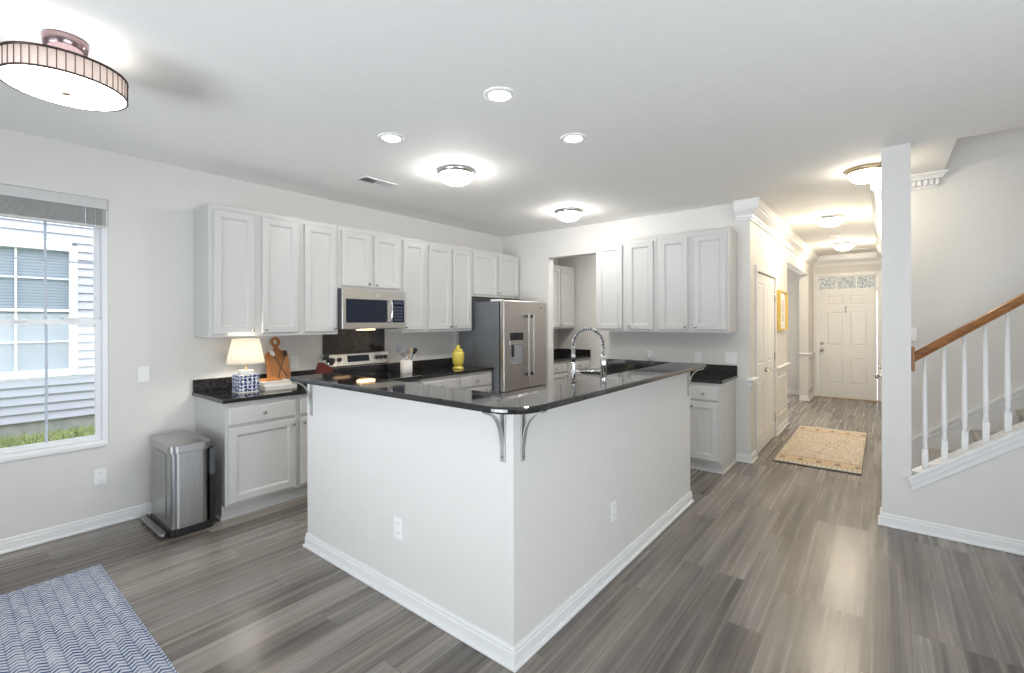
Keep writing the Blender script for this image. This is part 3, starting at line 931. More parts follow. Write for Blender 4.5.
# pantry double door in the hall left wall (faces +X: local x -> +Y, front -y -> +X)
def pantry_leaf(n, y0, hinge_left):
    w = .548
    d = slab_door(w, 2.012, .035, [0, .105, w - .105, w], [0, .20, .80, .985, 1.905, 2.012], {(1, 1), (1, 3)})
    e = build(d, 'door_%d' % n, M['door'], local=True); e['kind'] = 'structure'
    e.location = (HX - .037, y0, .012); e.rotation_euler = (0, 0, R90)
    kx = w - .05 if hinge_left else .05
    b = MB()
    b.lathe([(.026, -.0455), (.026, -.0353)], (kx, 0, .90), 18, 'y')
    b.tube([(kx, -.045, .90), (kx, -.075, .90)], .008, 10)
    dx = -.10 if hinge_left else .10
    b.tube([(kx, -.075, .90), (kx + dx * .5, -.079, .899), (kx + dx, -.078, .892)], .008, 10, [.009, .008, .0065])
    build(b, 'lever_handle', M['nickel'], e, local=True)
    hx = .002 if hinge_left else w - .002
    for z in (.2, .98, 1.72): build(MB().tube([(hx, -.041, z), (hx, -.041, z + .10)], .0065, 8), 'hinge', M['nickel'], e, local=True)
pantry_leaf(2, PD0 + .004, True); pantry_leaf(3, PD0 + .558, False)
b = MB()
for y0, y1 in ((PD0 - .058, PD0), (PD1, PD1 + .058)): b.box((HX + .0003, y0, 0), (HX + .017, y1, PDZ + .058), .004)
b.box((HX + .0003, PD0, PDZ), (HX + .017, PD1, PDZ + .058), .004)
struct(b, 'trim_9', M['trim'])
# closet door in the hall right wall, seen edge-on
d = slab_door(.76, 2.02, .018, [0, .12, .64, .76], [0, .2, .8, 1.0, 1.9, 2.02], {(1, 1), (1, 3)})
e = build(d, 'door_4', M['door'], local=True); e['kind'] = 'structure'
e.location = (HRX - .0005, 1.0, .012); e.rotation_euler = (0, 0, -R90)
knobset(e, .70, -.018, .945, .026)
build(MB().lathe([(0, -.03), (.018, -.028), (.02, -.018), (.02, -.0003)], (.70, -.018, 1.035), 16, 'y'), 'deadbolt', M['nickel'], e, local=True)

# ------------------------------------------------------------------ stairs
st = thing('staircase', 'carpeted staircase rising to the right behind the white balusters', 'stairs', (4.5, -.46, 0))
RISE, RUN, NX1 = .198, .256, 4.497
for i in range(11):
    z = RISE * (i + 1); x = NX1 + RUN * i
    b = MB()
    prof = [(x + .02, z - RISE), (x + .02, z - .045), (x + .004, z - .04), (x - .004, z - .022), (x + .004, z - .004), (x + .015, z), (x + RUN + .02, z), (x + RUN + .02, z - RISE)]
    b.prism(prof, SY + .150, -.022, 'y')
    build(b, 'step', M['carpet'], st)
b = MB()
SK = lambda x: .436 + .765 * (x - 4.638)
b.prism([(4.60, .0), (4.60, SK(4.60)), (7.3, SK(7.3)), (7.3, SK(7.3) - .5), (4.95, 0)], -.018, -.001, 'y')
b.prism([(4.60, SK(4.60)), (7.3, SK(7.3)), (7.3, SK(7.3) + .022), (4.60, SK(4.60) + .022)], -.03, -.001, 'y')
b.prism([(4.60, SK(4.60) - .045), (7.3, SK(7.3) - .045), (7.3, SK(7.3) - .030), (4.60, SK(4.60) - .030)], -.024, -.018, 'y')
struct(b, 'trim_10', M['trim'])
# cap on the knee wall
b = MB()
x0, x1 = 4.583, 6.34
def sl(o0, o1, y0, y1, xa=x0): b.prism([(xa, kz(xa) + o0), (x1, kz(x1) + o0), (x1, kz(x1) + o1), (xa, kz(xa) + o1)], y0, y1, 'y', .003)
sl(-.022, .0, SY - .035, SY - .001); 
b.prism([(4.6045, kz(4.6045) - .022), (x1, kz(x1) - .022), (x1, kz(x1)), (4.6045, kz(4.6045))], SY - .001, SY + .150, 'y')
sl(-.062, -.022, SY - .024, SY - .0003, 4.592); sl(-.110, -.062, SY - .012, SY - .0003, 4.60)
struct(b, 'trim_11', M['trim'])
rl = thing('stair_railing', 'oak handrail on white turned balusters along the stair knee wall', 'railing', (4.61, SY + .06, .4))
RY = SY + .062
rz_ = lambda x: 1.188 + .755 * (x - 4.616)
b = MB()
x0, x1 = 4.6255, 6.345
prof = [(-.020, 0), (.020, 0), (.022, .014), (.028, .022), (.030, .042), (.026, .062), (.014, .072), (-.014, .072), (-.026, .062), (-.030, .042), (-.028, .022), (-.022, .014)]
vs = [(x, RY + p, rz_(x) + q) for x in (x0, x1) for p, q in prof]
m = len(prof)
b.add(vs, [(k, (k + 1) % m, m + (k + 1) % m, m + k) for k in range(m)] + [tuple(range(m)), tuple(range(m, 2 * m))[::-1]])
build(b, 'handrail', M['oak'], rl)
build(MB().box((4.6045, RY - .05, 1.128), (4.6245, RY + .05, 1.302), .006), 'rosette', M['oak'], rl)
for i in range(17):
    x = 4.679 + .1015 * i
    zb = kz(x); zt = rz_(x)
    H = zt - zb
    b = MB()
    hw = .0165
    b.add([(x - hw, RY - hw, kz(x - hw) + .0005), (x + hw, RY - hw, kz(x + hw) + .0005), (x + hw, RY + hw, kz(x + hw) + .0005), (x - hw, RY + hw, kz(x - hw) + .0005),
           (x - hw, RY - hw, zb + .130), (x + hw, RY - hw, zb + .130), (x + hw, RY + hw, zb + .130), (x - hw, RY + hw, zb + .130)],
          [(0, 3, 2, 1), (4, 5, 6, 7), (0, 1, 5, 4), (1, 2, 6, 5), (2, 3, 7, 6), (3, 0, 4, 7)])
    b.lathe([(.0165, .1305), (.0135, .142), (.011, .150), (.0145, .158), (.0145, .166), (.011, .173), (.0135, .19), (.016, .23), (.0158, .28), (.0095, H - .006)], (x, RY, zb), 14)
    build(b, 'baluster', M['trim'], rl)
build(MB().box((4.610, -.0095, 1.31), (4.680, -.0005, 1.425), .002), 'light_switch', M['white'])
tag(bpy.data.objects['light_switch'], 'white switch plate on the stair wall above the handrail end', 'switch')

# ------------------------------------------------------------------ ceiling lamps
def dome(x, y, r, label, ring, bowl, grp='flush dome ceiling lights'):
    t = thing('ceiling_light', label, 'ceiling light', (x, y, CEIL), 0, grp)
    b = MB().lathe([(r * .97, -.0005), (r, -.004), (r, -.016), (r * .96, -.024), (r * .95, -.030), (r * .90, -.036), (r * .84, -.036)], (0, 0, 0), 40)
    build(b, 'trim_ring', ring, t, local=True)
    R = r * .87
    pr = [(R, -.0365)]
    for i in range(1, 10):
        a = PI / 2 * i / 9
        pr.append((R * math.cos(a) ** .85 if i < 9 else 0, -.0365 - .080 * math.sin(a)))
    build(MB().lathe(pr, (0, 0, 0), 36, cap=False), 'glass_bowl', bowl, t, local=True)
    build(MB().lathe([(.009, -.1155), (.011, -.120), (.006, -.125), (.008, -.130), (0, -.134)], (0, 0, 0), 12), 'finial', ring, t, local=True)
    return t
dome(1.665, -2.615, .155, 'dome ceiling light in the kitchen nearest the microwave', M['nickel'], M['bowl'])
dome(1.657, -.813, .155, 'dome ceiling light near the opening in the back wall', M['nickel'], M['bowl'])
dome(4.349, -.520, .150, 'tan-ringed dome ceiling light half hidden by the white column', M['brass'], M['bowl_tan'])
dome(3.95, 1.46, .15, 'dome ceiling light in the middle of the hallway', M['nickel'], M['bowl_warm'])
dome(3.955, 3.90, .15, 'dome ceiling light close to the front door', M['nickel'], M['bowl_warm'])
def can(x, y, label):
    t = thing('recessed_light', label, 'recessed light', (x, y, CEIL), 0, 'recessed lights over the kitchen')
    build(MB().lathe([(.056, -.003), (.060, -.008), (.078, -.007), (.088, -.003), (.088, -.0004)], (0, 0, 0), 36, cap=False), 'trim_ring', M['white'], t, local=True)
    build(MB().lathe([(.0, -.0045), (.045, -.0045), (.056, -.004), (.056, -.001)], (0, 0, 0), 30), 'lens', M['can'], t, local=True)
can(2.79, -3.386, 'round recessed light above the bar corner, nearest the camera')
can(1.826, -3.386, 'round recessed light between the ceiling vent and the bar corner')
can(2.79, -2.60, 'round recessed light above the long arm of the bar')
# drum fixture
t = thing('drum_light', 'round drum ceiling light with pale strips and white diffuser, nearest the window', 'ceiling light', (1.615, -4.978, CEIL))
zb, zt, R = -.225, -.135, .212
build(MB().lathe([(.078, -.0005), (.080, -.012), (.074, -.045), (.060, -.062), (.02, -.066), (.014, -.066)], (0, 0, 0), 36), 'canopy', M['rosechrome'], t, local=True)
build(MB().lathe([(.014, -.066), (.014, zt - .02)], (0, 0, 0), 14), 'stem', M['rosechrome'], t, local=True)
b = MB()
b.lathe([(R - .004, zt - .008), (R + .004, zt - .008), (R + .004, zt), (R - .012, zt), (R - .012, zt - .006), (R - .004, zt - .008)], (0, 0, 0), 72, cap=False)
b.lathe([(R - .004, zb + .006), (R + .002, zb + .006), (R + .003, zb), (R - .004, zb - .001), (R - .004, zb + .006)], (0, 0, 0), 72, cap=False)
for i in range(48):
    a = 2 * PI * i / 48
    b.tube([((R + .001) * math.cos(a), (R + .001) * math.sin(a), zb + .004), ((R + .001) * math.cos(a), (R + .001) * math.sin(a), zt - .004)], .0016, 6)
build(b, 'frame', M['bronze'], t, local=True)
n = 96
b = MB().lathe([(R - .002, zb + .006), (R - .002, zt - .008), (R - .004, zt - .008), (R - .004, zb + .006), (R - .002, zb + .006)], (0, 0, 0), n, cap=False)
build(b, 'strip_shade', M['panelstrip'], t, local=True)
build(MB().lathe([(R - .0045, zb + .003), (R - .012, zb - .001), (R * .6, zb - .008), (R * .3, zb - .011), (0, zb - .012)], (0, 0, 0), 60), 'diffuser', M['drumlens'], t, local=True)
build(MB().lathe([(R - .014, zt - .003), (0.0145, zt - .003)], (0, 0, 0), 48, cap=False), 'upper_diffuser', M['drumtop'], t, local=True)
build(MB().lathe([(.017, zb - .012), (.019, zb - .015), (.015, zb - .019), (.006, zb - .022), (0, zb - .023)], (0, 0, 0), 20), 'finial', M['brass'], t, local=True)
# vents and smoke detector
def vent(x, y, sx, sy, label):
    t = thing('ceiling_vent', label, 'vent', (x, y, CEIL))
    b = MB()
    b.box((-sx / 2, -sy / 2, -.006), (-sx / 2 + .02, sy / 2, -.0005)); b.box((sx / 2 - .02, -sy / 2, -.006), (sx / 2, sy / 2, -.0005))
    b.box((-sx / 2 + .02, -sy / 2, -.006), (sx / 2 - .02, -sy / 2 + .02, -.0005)); b.box((-sx / 2 + .02, sy / 2 - .02, -.006), (sx / 2 - .02, sy / 2, -.0005))
    b.box((-sx / 2 + .02, -.006, -.006), (sx / 2 - .02, .006, -.0005))
    build(b, 'frame', M['white'], t, local=True)
    build(MB().box((-sx / 2 + .02, -sy / 2 + .02, -.0022), (sx / 2 - .02, sy / 2 - .02, -.0004)), 'duct', M['bracket'], t, local=True)
    b = MB()
    k = int((sx - .04) / .016)
    for i in range(k):
        x0 = -sx / 2 + .022 + i * .016
        for y0, y1, s in ((-sy / 2 + .021, -.007, 1), (.007, sy / 2 - .021, -1)):
            b.add([(x0, y0, -.003), (x0 + .010, y0, -.009 if s > 0 else -.003), (x0 + .010, y1, -.009 if s > 0 else -.003), (x0, y1, -.003 if s > 0 else -.009)], [(0, 1, 2, 3)])
    build(b, 'louvres', paint('vent_louvre', (.62, .62, .62), .5), t, local=True)
vent(.90, -2.845, .15, .34, 'white louvred ceiling vent near the kitchen wall cabinets')
vent(4.12, 4.85, .30, .12, 'white ceiling vent above the front door')
t = thing('smoke_detector', 'round white smoke detector on the hallway ceiling', 'smoke detector', (3.90, 2.9, CEIL))
build(MB().lathe([(.062, -.0005), (.064, -.012), (.056, -.028), (.03, -.034), (0, -.034)], (0, 0, 0), 28), 'body', M['white'], t, local=True)
build(MB().lathe([(.012, -.0345), (.010, -.037), (0, -.037)], (.02, 0, 0), 12), 'button', M['nickel'], t, local=True)

# ------------------------------------------------------------------ outlets and switches
def plate(kind, loc, rz, label, w=.072, h=.116):
    t = thing('wall_outlet' if kind == 'o' else 'light_switch', label, 'outlet' if kind == 'o' else 'switch', loc, rz)
    build(MB().box((-w / 2, -.006, -h / 2), (w / 2, -.0004, h / 2), .002), 'cover_plate', M['white'], t, local=True)
    if kind == 'o':
        for z in (-.026, .026):
            q = build(MB().lathe([(.017, -.0085), (.017, -.0062)], (0, 0, z), 18, 'y'), 'socket', M['white'], t, local=True)
            build(MB().box((-.008, -.0092, z - .003), (-.006, -.0086, z + .007)).box((.006, -.0092, z - .003), (.008, -.0086, z + .006)), 'slot', M['darkgrey'], q, local=True)
    else:
        build(MB().box((-.005, -.016, -.010), (.005, -.0062, .012), .002), 'toggle', M['white'], t, local=True)
    return t
plate('s', (0, -4.328, 1.09), R90, 'white toggle switch on the wall between window and cabinets')
plate('o', (0, -4.583, .368), R90, 'white outlet low on the wall under the window corner')
plate('o', (2.423, IY, .387), 0, 'white outlet low on the bar face nearer the trash can')
plate('o', (3.205, -2.852, .375), R90, 'white outlet low on the bar face nearer the stairs')
plate('o', (0, -3.15, 1.10), R90, 'white outlet on the wall between cutting board and stove')
plate('o', (0, -1.70, 1.10), R90, 'white outlet on the wall between utensil crock and yellow jar')
plate('o', (2.831, 0, 1.088), 0, 'white outlet above the back worktop at the hallway end')
plate('s', (3.174, 0, 1.093), 0, 'white wide switch plate at the end of the back wall', .115)
t = thing('plug_in_freshener', 'white oval plug-in unit above the back worktop', 'plug-in', (2.277, 0, 1.086))
build(MB().box((-.036, -.006, -.058), (.036, -.0004, .058), .002), 'cover_plate', M['white'], t, local=True)
build(MB().lathe([(.026, -.0065), (.03, -.02), (.026, -.045), (.012, -.055), (0, -.056)], (0, 0, -.01), 20, 'y').xf(Matrix.Diagonal((1, 1, 1.5, 1))), 'plug_body', M['white'], t, local=True)

# ------------------------------------------------------------------ microwave
MY0, MY1, MZ0, MZ1, MX = -2.884, -2.126, 1.418, 1.8135, .392
t = thing('microwave', 'stainless over-range microwave with dark window mounted under short cabinet', 'microwave', (.003, MY0, MZ0), R90)
W, H = MY1 - MY0, MZ1 - MZ0
b = MB().box((0, -.365, 0), (W, -.001, H))
build(b, 'body', M['darkgrey'], t, local=True)
b = MB().box((0, -.392, 0), (W, -.3655, H), .004)
dr = build(b, 'door', M['steel'], t, local=True)
build(MB().box((.040, -.3945, .062), (.515, -.3925, .295), .001), 'window', M['navyglass'], dr, local=True)
build(MB().tube([(.545, -.3925, .065), (.546, -.425, .075), (.547, -.435, .12), (.547, -.437, .19), (.547, -.435, .25), (.546, -.425, .29), (.545, -.3925, .30)], .0095, 12), 'handle', M['chrome'], dr, local=True)
cp = build(MB().box((.585, -.3945, .062), (.735, -.3925, .300), .001), 'control_panel', M['navyglass'], t, local=True)
build(MB().box((.600, -.3953, .258), (.720, -.3946, .285)), 'display', M['lcd'], cp, local=True)
b = MB()
for i in range(3):
    for j in range(5): b.box((.606 + i * .039, -.3955, .080 + j * .033), (.632 + i * .039, -.3946, .100 + j * .033))
build(b, 'keypad', paint('keypad_grey', (.06, .07, .10), .4), cp, local=True)
build(MB().lathe([(.012, -.3945), (.012, -.3922)], (.40, 0, .335), 20, 'y'), 'badge', M['chrome'], dr, local=True)
build(MB().box((.04, -.30, -.006), (.72, -.06, -.0003)), 'underside_vent', M['darkgrey'], t, local=True)
build(MB().box((.28, -.275, -.0135), (.45, -.20, -.0062)), 'cooktop_lamp', M['hoodlamp'], t, local=True)

# tall granite panel behind the stove
o = build(MB().box((.0005, -2.866, .90), (.014, -2.122, 1.4165)), 'backsplash_panel', M['granite'], at=(0.007, -2.49, .90))
tag(o, 'tall black granite panel on the wall behind the stove', 'backsplash')

# ------------------------------------------------------------------ stove
t = thing('stove', 'stainless range with black glass cooktop and raised knob panel under the microwave', 'stove', (.016, -2.878, 0), R90)
W = .754
build(MB().box((0, -.60, .10), (W, -.005, .905)).box((.02, -.56, 0), (W - .02, -.03, .10)), 'body', M['darkgrey'], t, local=True)
ct = build(MB().box((-.002, -.645, .9055), (W + .002, -.062, .922), .003), 'cooktop', M['blackglass'], t, local=True)
b = MB()
for x, y, r_ in ((.19, -.46, .10), (.19, -.20, .075), (.56, -.46, .075), (.56, -.20, .10)):
    b.lathe([(r_, .9222), (r_, .9226), (r_ - .004, .9226), (r_ - .004, .9222)], (x, y, 0), 40, cap=False)
build(b, 'burner_ring', M['darkgrey'], ct, local=True)
bp = MB()
bp.prism([(-.0, .9055), (-.062, .9055), (-.062, 1.02), (-.080, 1.035), (-.052, 1.150), (-.040, 1.158), (0, 1.158)], .0, W, 'x', .0)
bp = build(bp, 'control_panel', M['steel'], t, local=True)
build(MB().box((-.001, -.0655, .923), (W + .001, -.0622, 1.015)), 'riser', M['blackglass'], t, local=True)
# sloping front of the control panel
sl0, sl1 = Vector((0, -.080, 1.035)), Vector((0, -.052, 1.150))
nv = Vector((0, -(sl1.z - sl0.z), (sl1.y - sl0.y))).normalized()
def on_panel(u, x, out): 
    p = sl0.lerp(sl1, u) + nv * out
    return (x, p.y, p.z)
b = MB()
ds_ = [(.245, .28), (.505, .28), (.505, .86), (.245, .86)]
b.add([on_panel(u, x, .003) for x, u in ds_] + [on_panel(u, x, .0003) for x, u in ds_], [(0, 1, 2, 3), (0, 4, 5, 1), (1, 5, 6, 2), (2, 6, 7, 3), (3, 7, 4, 0)])
dsp = build(b, 'display', M['navyglass'], bp, local=True)
for x in (.075, .150, .60, .655, .710):
    p0 = on_panel(.55, x, .0004); p1 = on_panel(.55, x, .03)
    b = MB().tube([p0, on_panel(.55, x, .006), on_panel(.55, x, .007), p1], .02, 18, [.024, .024, .018, .016])
    build(b, 'knob', M['black'], bp, local=True)
od = build(MB().box((.008, -.632, .30), (W - .008, -.6005, .865), .004), 'oven_door', M['steel'], t, local=True)
build(MB().box((.12, -.6345, .40), (W - .12, -.6325, .72), .001), 'window', M['navyglass'], od, local=True)
build(MB().tube([(.06, -.6325, .80), (.06, -.675, .80), (.10, -.682, .80), (W - .10, -.682, .80), (W - .06, -.675, .80), (W - .06, -.6325, .80)], .011, 12), 'handle', M['chrome'], od, local=True)
build(MB().box((.008, -.630, .105), (W - .008, -.6005, .290), .004), 'drawer', M['steel'], t, local=True)

# ------------------------------------------------------------------ fridge
FX, FY0, FY1, FH = .80, -.938, -.026, 1.752
t = thing('refrigerator', 'stainless french-door refrigerator with water dispenser at the end of the counter', 'refrigerator', (.02, FY0, 0), R90)
W = FY1 - FY0
D = FX - .02
build(MB().box((0, -D + .085, .02), (W, 0, FH - .012), .006), 'case', M['fridgeside'], t, local=True)
sp = .503
dk = MB().box((.003, -D + .0845, .03), (W - .003, -D + .070, FH - .015))
build(dk, 'gasket', M['black'], t, local=True)
def fdoor(x0, x1, z0, z1, name):
    return build(MB().box((x0, -D, z0), (x1, -D + .069, z1), .008), name, M['steelv'], t, local=True)
L = fdoor(.0, sp - .003, .618, FH, 'door'); Rd = fdoor(sp + .003, W, .618, FH, 'door'); Dw = fdoor(0, W, .06, .606, 'freezer_drawer')
def bar_handle(par, x, z0, z1):
    b = MB().box((x - .014, -D - .062, z0), (x + .014, -D - .044, z1), .005)
    h = build(b, 'handle', M['steelv'], par, local=True)
    build(MB().box((x - .015, -D - .047, z0 + .012), (x + .015, -D - .0003, z0 + .052), .003).box((x - .015, -D - .047, z1 - .052), (x + .015, -D - .0003, z1 - .012), .003), 'handle_mount', M['darkgrey'], h, local=True)
bar_handle(L, sp - .055, .77, 1.585); bar_handle(Rd, sp + .055, .77, 1.585)
build(MB().box((.06, -D - .058, .535), (W - .06, -D - .042, .56), .005).box((.09, -D - .042, .538), (.12, -D - .0003, .557)).box((W - .12, -D - .042, .538), (W - .09, -D - .0003, .557)), 'handle', M['steelv'], Dw, local=True)
x0, x1 = .108, .385
dp = build(MB().box((x0, -D - .004, 1.248), (x1, -D - .0003, 1.345), .002), 'dispenser_panel', M['blackglass'], L, local=True)
b = MB(); 
b.box((x0, -D - .008, 1.195), (x1, -D - .0003, 1.243), .003)
b.box((x0, -D - .004, .945), (x0 + .014, -D - .0003, 1.194)); b.box((x1 - .014, -D - .004, .945), (x1, -D - .0003, 1.194)); b.box((x0, -D - .012, .935), (x1, -D - .0003, .955), .003)
build(b, 'dispenser_frame', M['steel'], L, local=True)
build(MB().box((x0 + .014, -D - .0022, .956), (x1 - .014, -D - .0002, 1.194)), 'dispenser_recess', paint('recess_silver', (.40, .42, .46), .35, .05, .4), L, local=True)
build(MB().box((x0 + .03, -D - .016, 1.04), (x0 + .075, -D - .0024, 1.193), .004), 'paddle', M['black'], L, local=True)
build(MB().box((.76, -D - .0022, 1.662), (.81, -D - .0002, 1.673)), 'badge', M['darkgrey'], Rd, local=True)
for hx_ in (.03, W - .12): build(MB().box((hx_, -D + .10, FH - .012), (hx_ + .09, -D + .25, FH + .018), .004), 'hinge_cover', M['white'], t, local=True)

# ------------------------------------------------------------------ trash can
t = thing('trash_can', 'brushed steel step trash can standing between the window wall and base cabinet', 'trash can', (.36, -4.19, 0))
def rr(x0, y0, x1, y1, r, n=5):
    return arc(x0 + r, y0 + r, r, 180, 270, n) + arc(x1 - r, y0 + r, r, 270, 360, n) + arc(x1 - r, y1 - r, r, 0, 90, n) + arc(x0 + r, y1 - r, r, 90, 180, n)
TX0, TX1, TY0, TY1 = .125, .625, -4.318, -4.085
build(MB().prism(rr(TX0, TY0, TX1, TY1, .045), .055, .575, 'z'), 'bin_body', M['binsteel'], t)
build(MB().prism(rr(TX0 - .008, TY0 - .008, TX1 + .004, TY1 + .035, .048), .0, .054, 'z', .004), 'plinth', M['black'], t)
lid = MB(); lid.prism(rr(TX0 - .012, TY0 - .014, TX1 + .012, TY1 + .012, .05), .577, .632, 'z', .004); 
lid = build(lid, 'lid', M['lidsteel'], t)
b = MB()
pl = rr(TX0 - .006, TY0 - .008, TX1 + .006, TY1 + .006, .05)
cx_, cy_ = (TX0 + TX1) / 2, (TY0 + TY1) / 2
n = len(pl)
vs = [(x, y, .632) for x, y in pl] + [(cx_ + (x - cx_) * .85, cy_ + (y - cy_) * .8, .640) for x, y in pl] + [(cx_, cy_, .645)]
b.add(vs, [(i, (i + 1) % n, n + (i + 1) % n, n + i) for i in range(n)] + [(n + i, n + (i + 1) % n, 2 * n) for i in range(n)], True)
build(b, 'lid_top', M['lidsteel'], lid)
build(MB().box((TX0 + .05, TY1 + .0005, .05), (TX1 - .0, TY1 + .030, .585), .006), 'hinge_housing', M['black'], t)
build(MB().box((TX1 - .13, TY1 - .0, .38), (TX1 + .002, TY1 + .034, .57), .004), 'bag_pocket', M['darkgrey'], t)
b = MB(); b.prism(rr(TX0 - .045, TY0 - .060, TX1 - .03, TY0 - .018, .02), .018, .036, 'z', .004)
build(b, 'pedal', M['lidsteel'], t)
b = MB(); b.box((TX0 - .03, TY0 - .02, .012), (TX1 - .05, TY0 - .008, .04)); b.box((TX0 - .03, TY0 - .048, 0), (TX1 - .04, TY0 - .009, .017))
build(b, 'pedal_base', M['black'], t)
for xx in (TX0 + .16,): build(MB().box((xx, TY0 - .0045, .10), (xx + .22, TY0 - .0002, .56), .001), 'front_panel', M['binsteel'], t)

# ------------------------------------------------------------------ rugs
o = build(MB().box((-1.0, -1.2, 0), (1.0, 1.2, .010), .004), 'area_rug', M['bluerug'], at=(.695 + 1.0, -4.702 - 1.2, .0005), local=True)
tag(o, 'blue and white herringbone area rug on the floor by the window', 'rug')
rg = thing('hall_rug', 'beige floral rug with dark edge on the hallway floor', 'rug', (3.907, 1.275, 0))
build(MB().box((-.373, -1.03, .0085), (.373, 1.03, .0145), .002), 'pile', runner_mat(.746, 2.06), rg, local=True)
build(MB().box((-.378, -1.055, .0005), (.378, 1.045, .008)), 'backing', M['black'], rg, local=True)

# ------------------------------------------------------------------ picture
t = thing('picture_frame', 'gold framed picture on the hallway wall past the double door', 'picture', (HX, 1.545, 1.36), R90)
W, H = .60, .53
b = MB(); b.box((0, -.045, 0), (.022, -.0005, H)); b.box((W - .022, -.045, 0), (W, -.0005, H)); b.box((.022, -.032, 0), (W - .022, -.0005, .022)); b.box((.022, -.032, H - .022), (W - .022, -.0005, H))
build(b, 'frame', M['gold'], t, local=True)
build(MB().box((.022, -.018, .022), (W - .022, -.002, H - .022)), 'mat_board', M['white'], t, local=True)
build(MB().box((.13, -.0195, .12), (W - .13, -.0182, H - .12)), 'print', M['art'], t, local=True)

# ------------------------------------------------------------------ counter objects
# table lamp
LX, LY = .325, -3.722
t = thing('table_lamp', 'lit table lamp with white shade on blue and white porcelain base', 'lamp', (LX, LY, CT))
b = MB(); b.prism(rr(-.080, -.080, .080, .080, .02, 4), .002, .142, 'z', .006, 2)
build(b, 'lamp_body', M['porcelain'], t, local=True)
build(MB().prism(rr(-.082, -.082, .082, .082, .02, 4), .0005, .010, 'z', .002), 'foot', M['ceramic'], t, local=True)
b = MB(); b.prism(rr(-.056, -.056, .056, .056, .015, 4), .1425, .152, 'z', .003); b.prism(rr(-.048, -.048, .048, .048, .012, 4), .152, .178, 'z', .004)
build(b, 'neck', M['ceramic'], t, local=True)
build(MB().lathe([(.016, .180), (.012, .195), (.008, .20), (.008, .24), (.016, .245), (.016, .275)], (0, 0, 0), 14), 'socket', M['brass'], t, local=True)
b = MB().lathe([(.140, .236), (.100, .438), (.098, .438), (.138, .236), (.140, .236)], (0, 0, 0), 44, cap=False)
build(b, 'lamp_shade', M['shade'], t, local=True)
build(MB().lathe([(0, .276), (.016, .282), (.028, .31), (.026, .335), (0, .352)], (0, 0, 0), 16), 'bulb', M['bulb'], t, local=True)

# books
def book(x0, y0, x1, y1, z0, z1, label):
    t = thing('book', label, 'book', ((x0 + x1) / 2, (y0 + y1) / 2, z0), 0, 'white books by the lamp')
    b = MB(); b.box((x0, y0, z0), (x1, y1, z0 + .003)); b.box((x0, y0, z1 - .003), (x1, y1, z1)); b.box((x0, y0, z0 + .003), (x0 + .003, y1, z1 - .003))
    build(b, 'cover', M['cover'], t)
    build(MB().box((x0 + .004, y0 + .004, z0 + .0032), (x1 - .006, y1 - .004, z1 - .0032)), 'pages', M['paper'], t)
book(.17, -3.60, .40, -3.325, CT + .0005, CT + .026, 'white book at the bottom of the stack beside the lamp')
book(.18, -3.602, .385, -3.362, CT + .0265, CT + .066, 'thick white book on top of the stack beside the lamp')
o = build(MB().prism(rr(-.07, -.085, .07, .085, .03, 5), 0, .016, 'z', .004), 'wooden_tray', M['board'], at=(.27, -3.50, CT + .0665), local=True)
tag(o, 'small wooden tray lying on the white books', 'tray')
# cutting board leaning on the wall
def ringpoly(cy, cz, ro, n=28): return [(cy + ro * math.cos(2 * PI * i / n), cz + ro * math.sin(2 * PI * i / n)) for i in range(n)]
t = thing('cutting_board', 'wooden cutting board with round ring handle leaning on wall behind books', 'cutting board', (.135, -3.358, CT + .001))
t.rotation_euler = (0, math.radians(-13.5), 0)
b = MB()
w = .104
poly = [(-w, 0), (w, 0), (w, .27)] + [(w - .05 * (1 - math.cos(a)) - .002, .27 + .045 * math.sin(a)) for a in (PI * .17, PI * .33, PI / 2)] + [(.03, .325), (.017, .345), (.016, .365), (-.016, .365), (-.017, .345), (-.03, .325)] + [(-w + .05 * (1 - math.cos(a)) + .002, .27 + .045 * math.sin(a)) for a in (PI / 2, PI * .33, PI * .17)] + [(-w, .27)]
b.prism(poly, 0, .018, 'x', .003)
bd = build(b, 'board', M['board'], t, local=True)
n = 32; vs = []; fs = []
for i in range(n):
    a = 2 * PI * i / n
    for rr_, x in ((.041, .001), (.041, .017), (.022, .017), (.022, .001)):
        vs.append((x, rr_ * math.cos(a), .398 + rr_ * math.sin(a) * 1.12))
for i in range(n):
    k = (i + 1) % n
    for j in range(4): fs.append((i * 4 + j, i * 4 + (j + 1) % 4, k * 4 + (j + 1) % 4, k * 4 + j))
build(MB().add(vs, fs), 'ring_handle', M['board'], t, local=True)
# crossed serving pieces
def server(name, label, p0, p1, fork):
    p0, p1 = Vector(p0), Vector(p1)
    t = thing(name, label, 'utensil', tuple(p0))
    d = (p1 - p0).normalized()
    build(MB().tube([p0, p0.lerp(p1, .3), p0.lerp(p1, .75)], .005, 10, [.007, .0045, .0045]), 'handle', M['darkwood'], t)
    q = p0.lerp(p1, .75); L = (p1 - q).length
    x = Vector((1, 0, 0)); s = d.cross(x).normalized()
    b = MB(); n = 18; vs = [q + d * L * .5 + x * .006]
    for i in range(n):
        a = 2 * PI * i / n
        vs.append(q + d * (L * .5 + L * .5 * math.cos(a)) + s * .021 * math.sin(a))
    vs2 = [v - x * .004 for v in vs]
    fs = [(0, 1 + i, 1 + (i + 1) % n) for i in range(n)] + [(n + 1, n + 2 + (i + 1) % n, n + 2 + i) for i in range(n)] + [(1 + i, n + 2 + i, n + 2 + (i + 1) % n, 1 + (i + 1) % n) for i in range(n)]
    b.add(vs + vs2, fs, True)
    build(b, 'bowl', M['darkwood'] if fork else M['ceramic'], t)
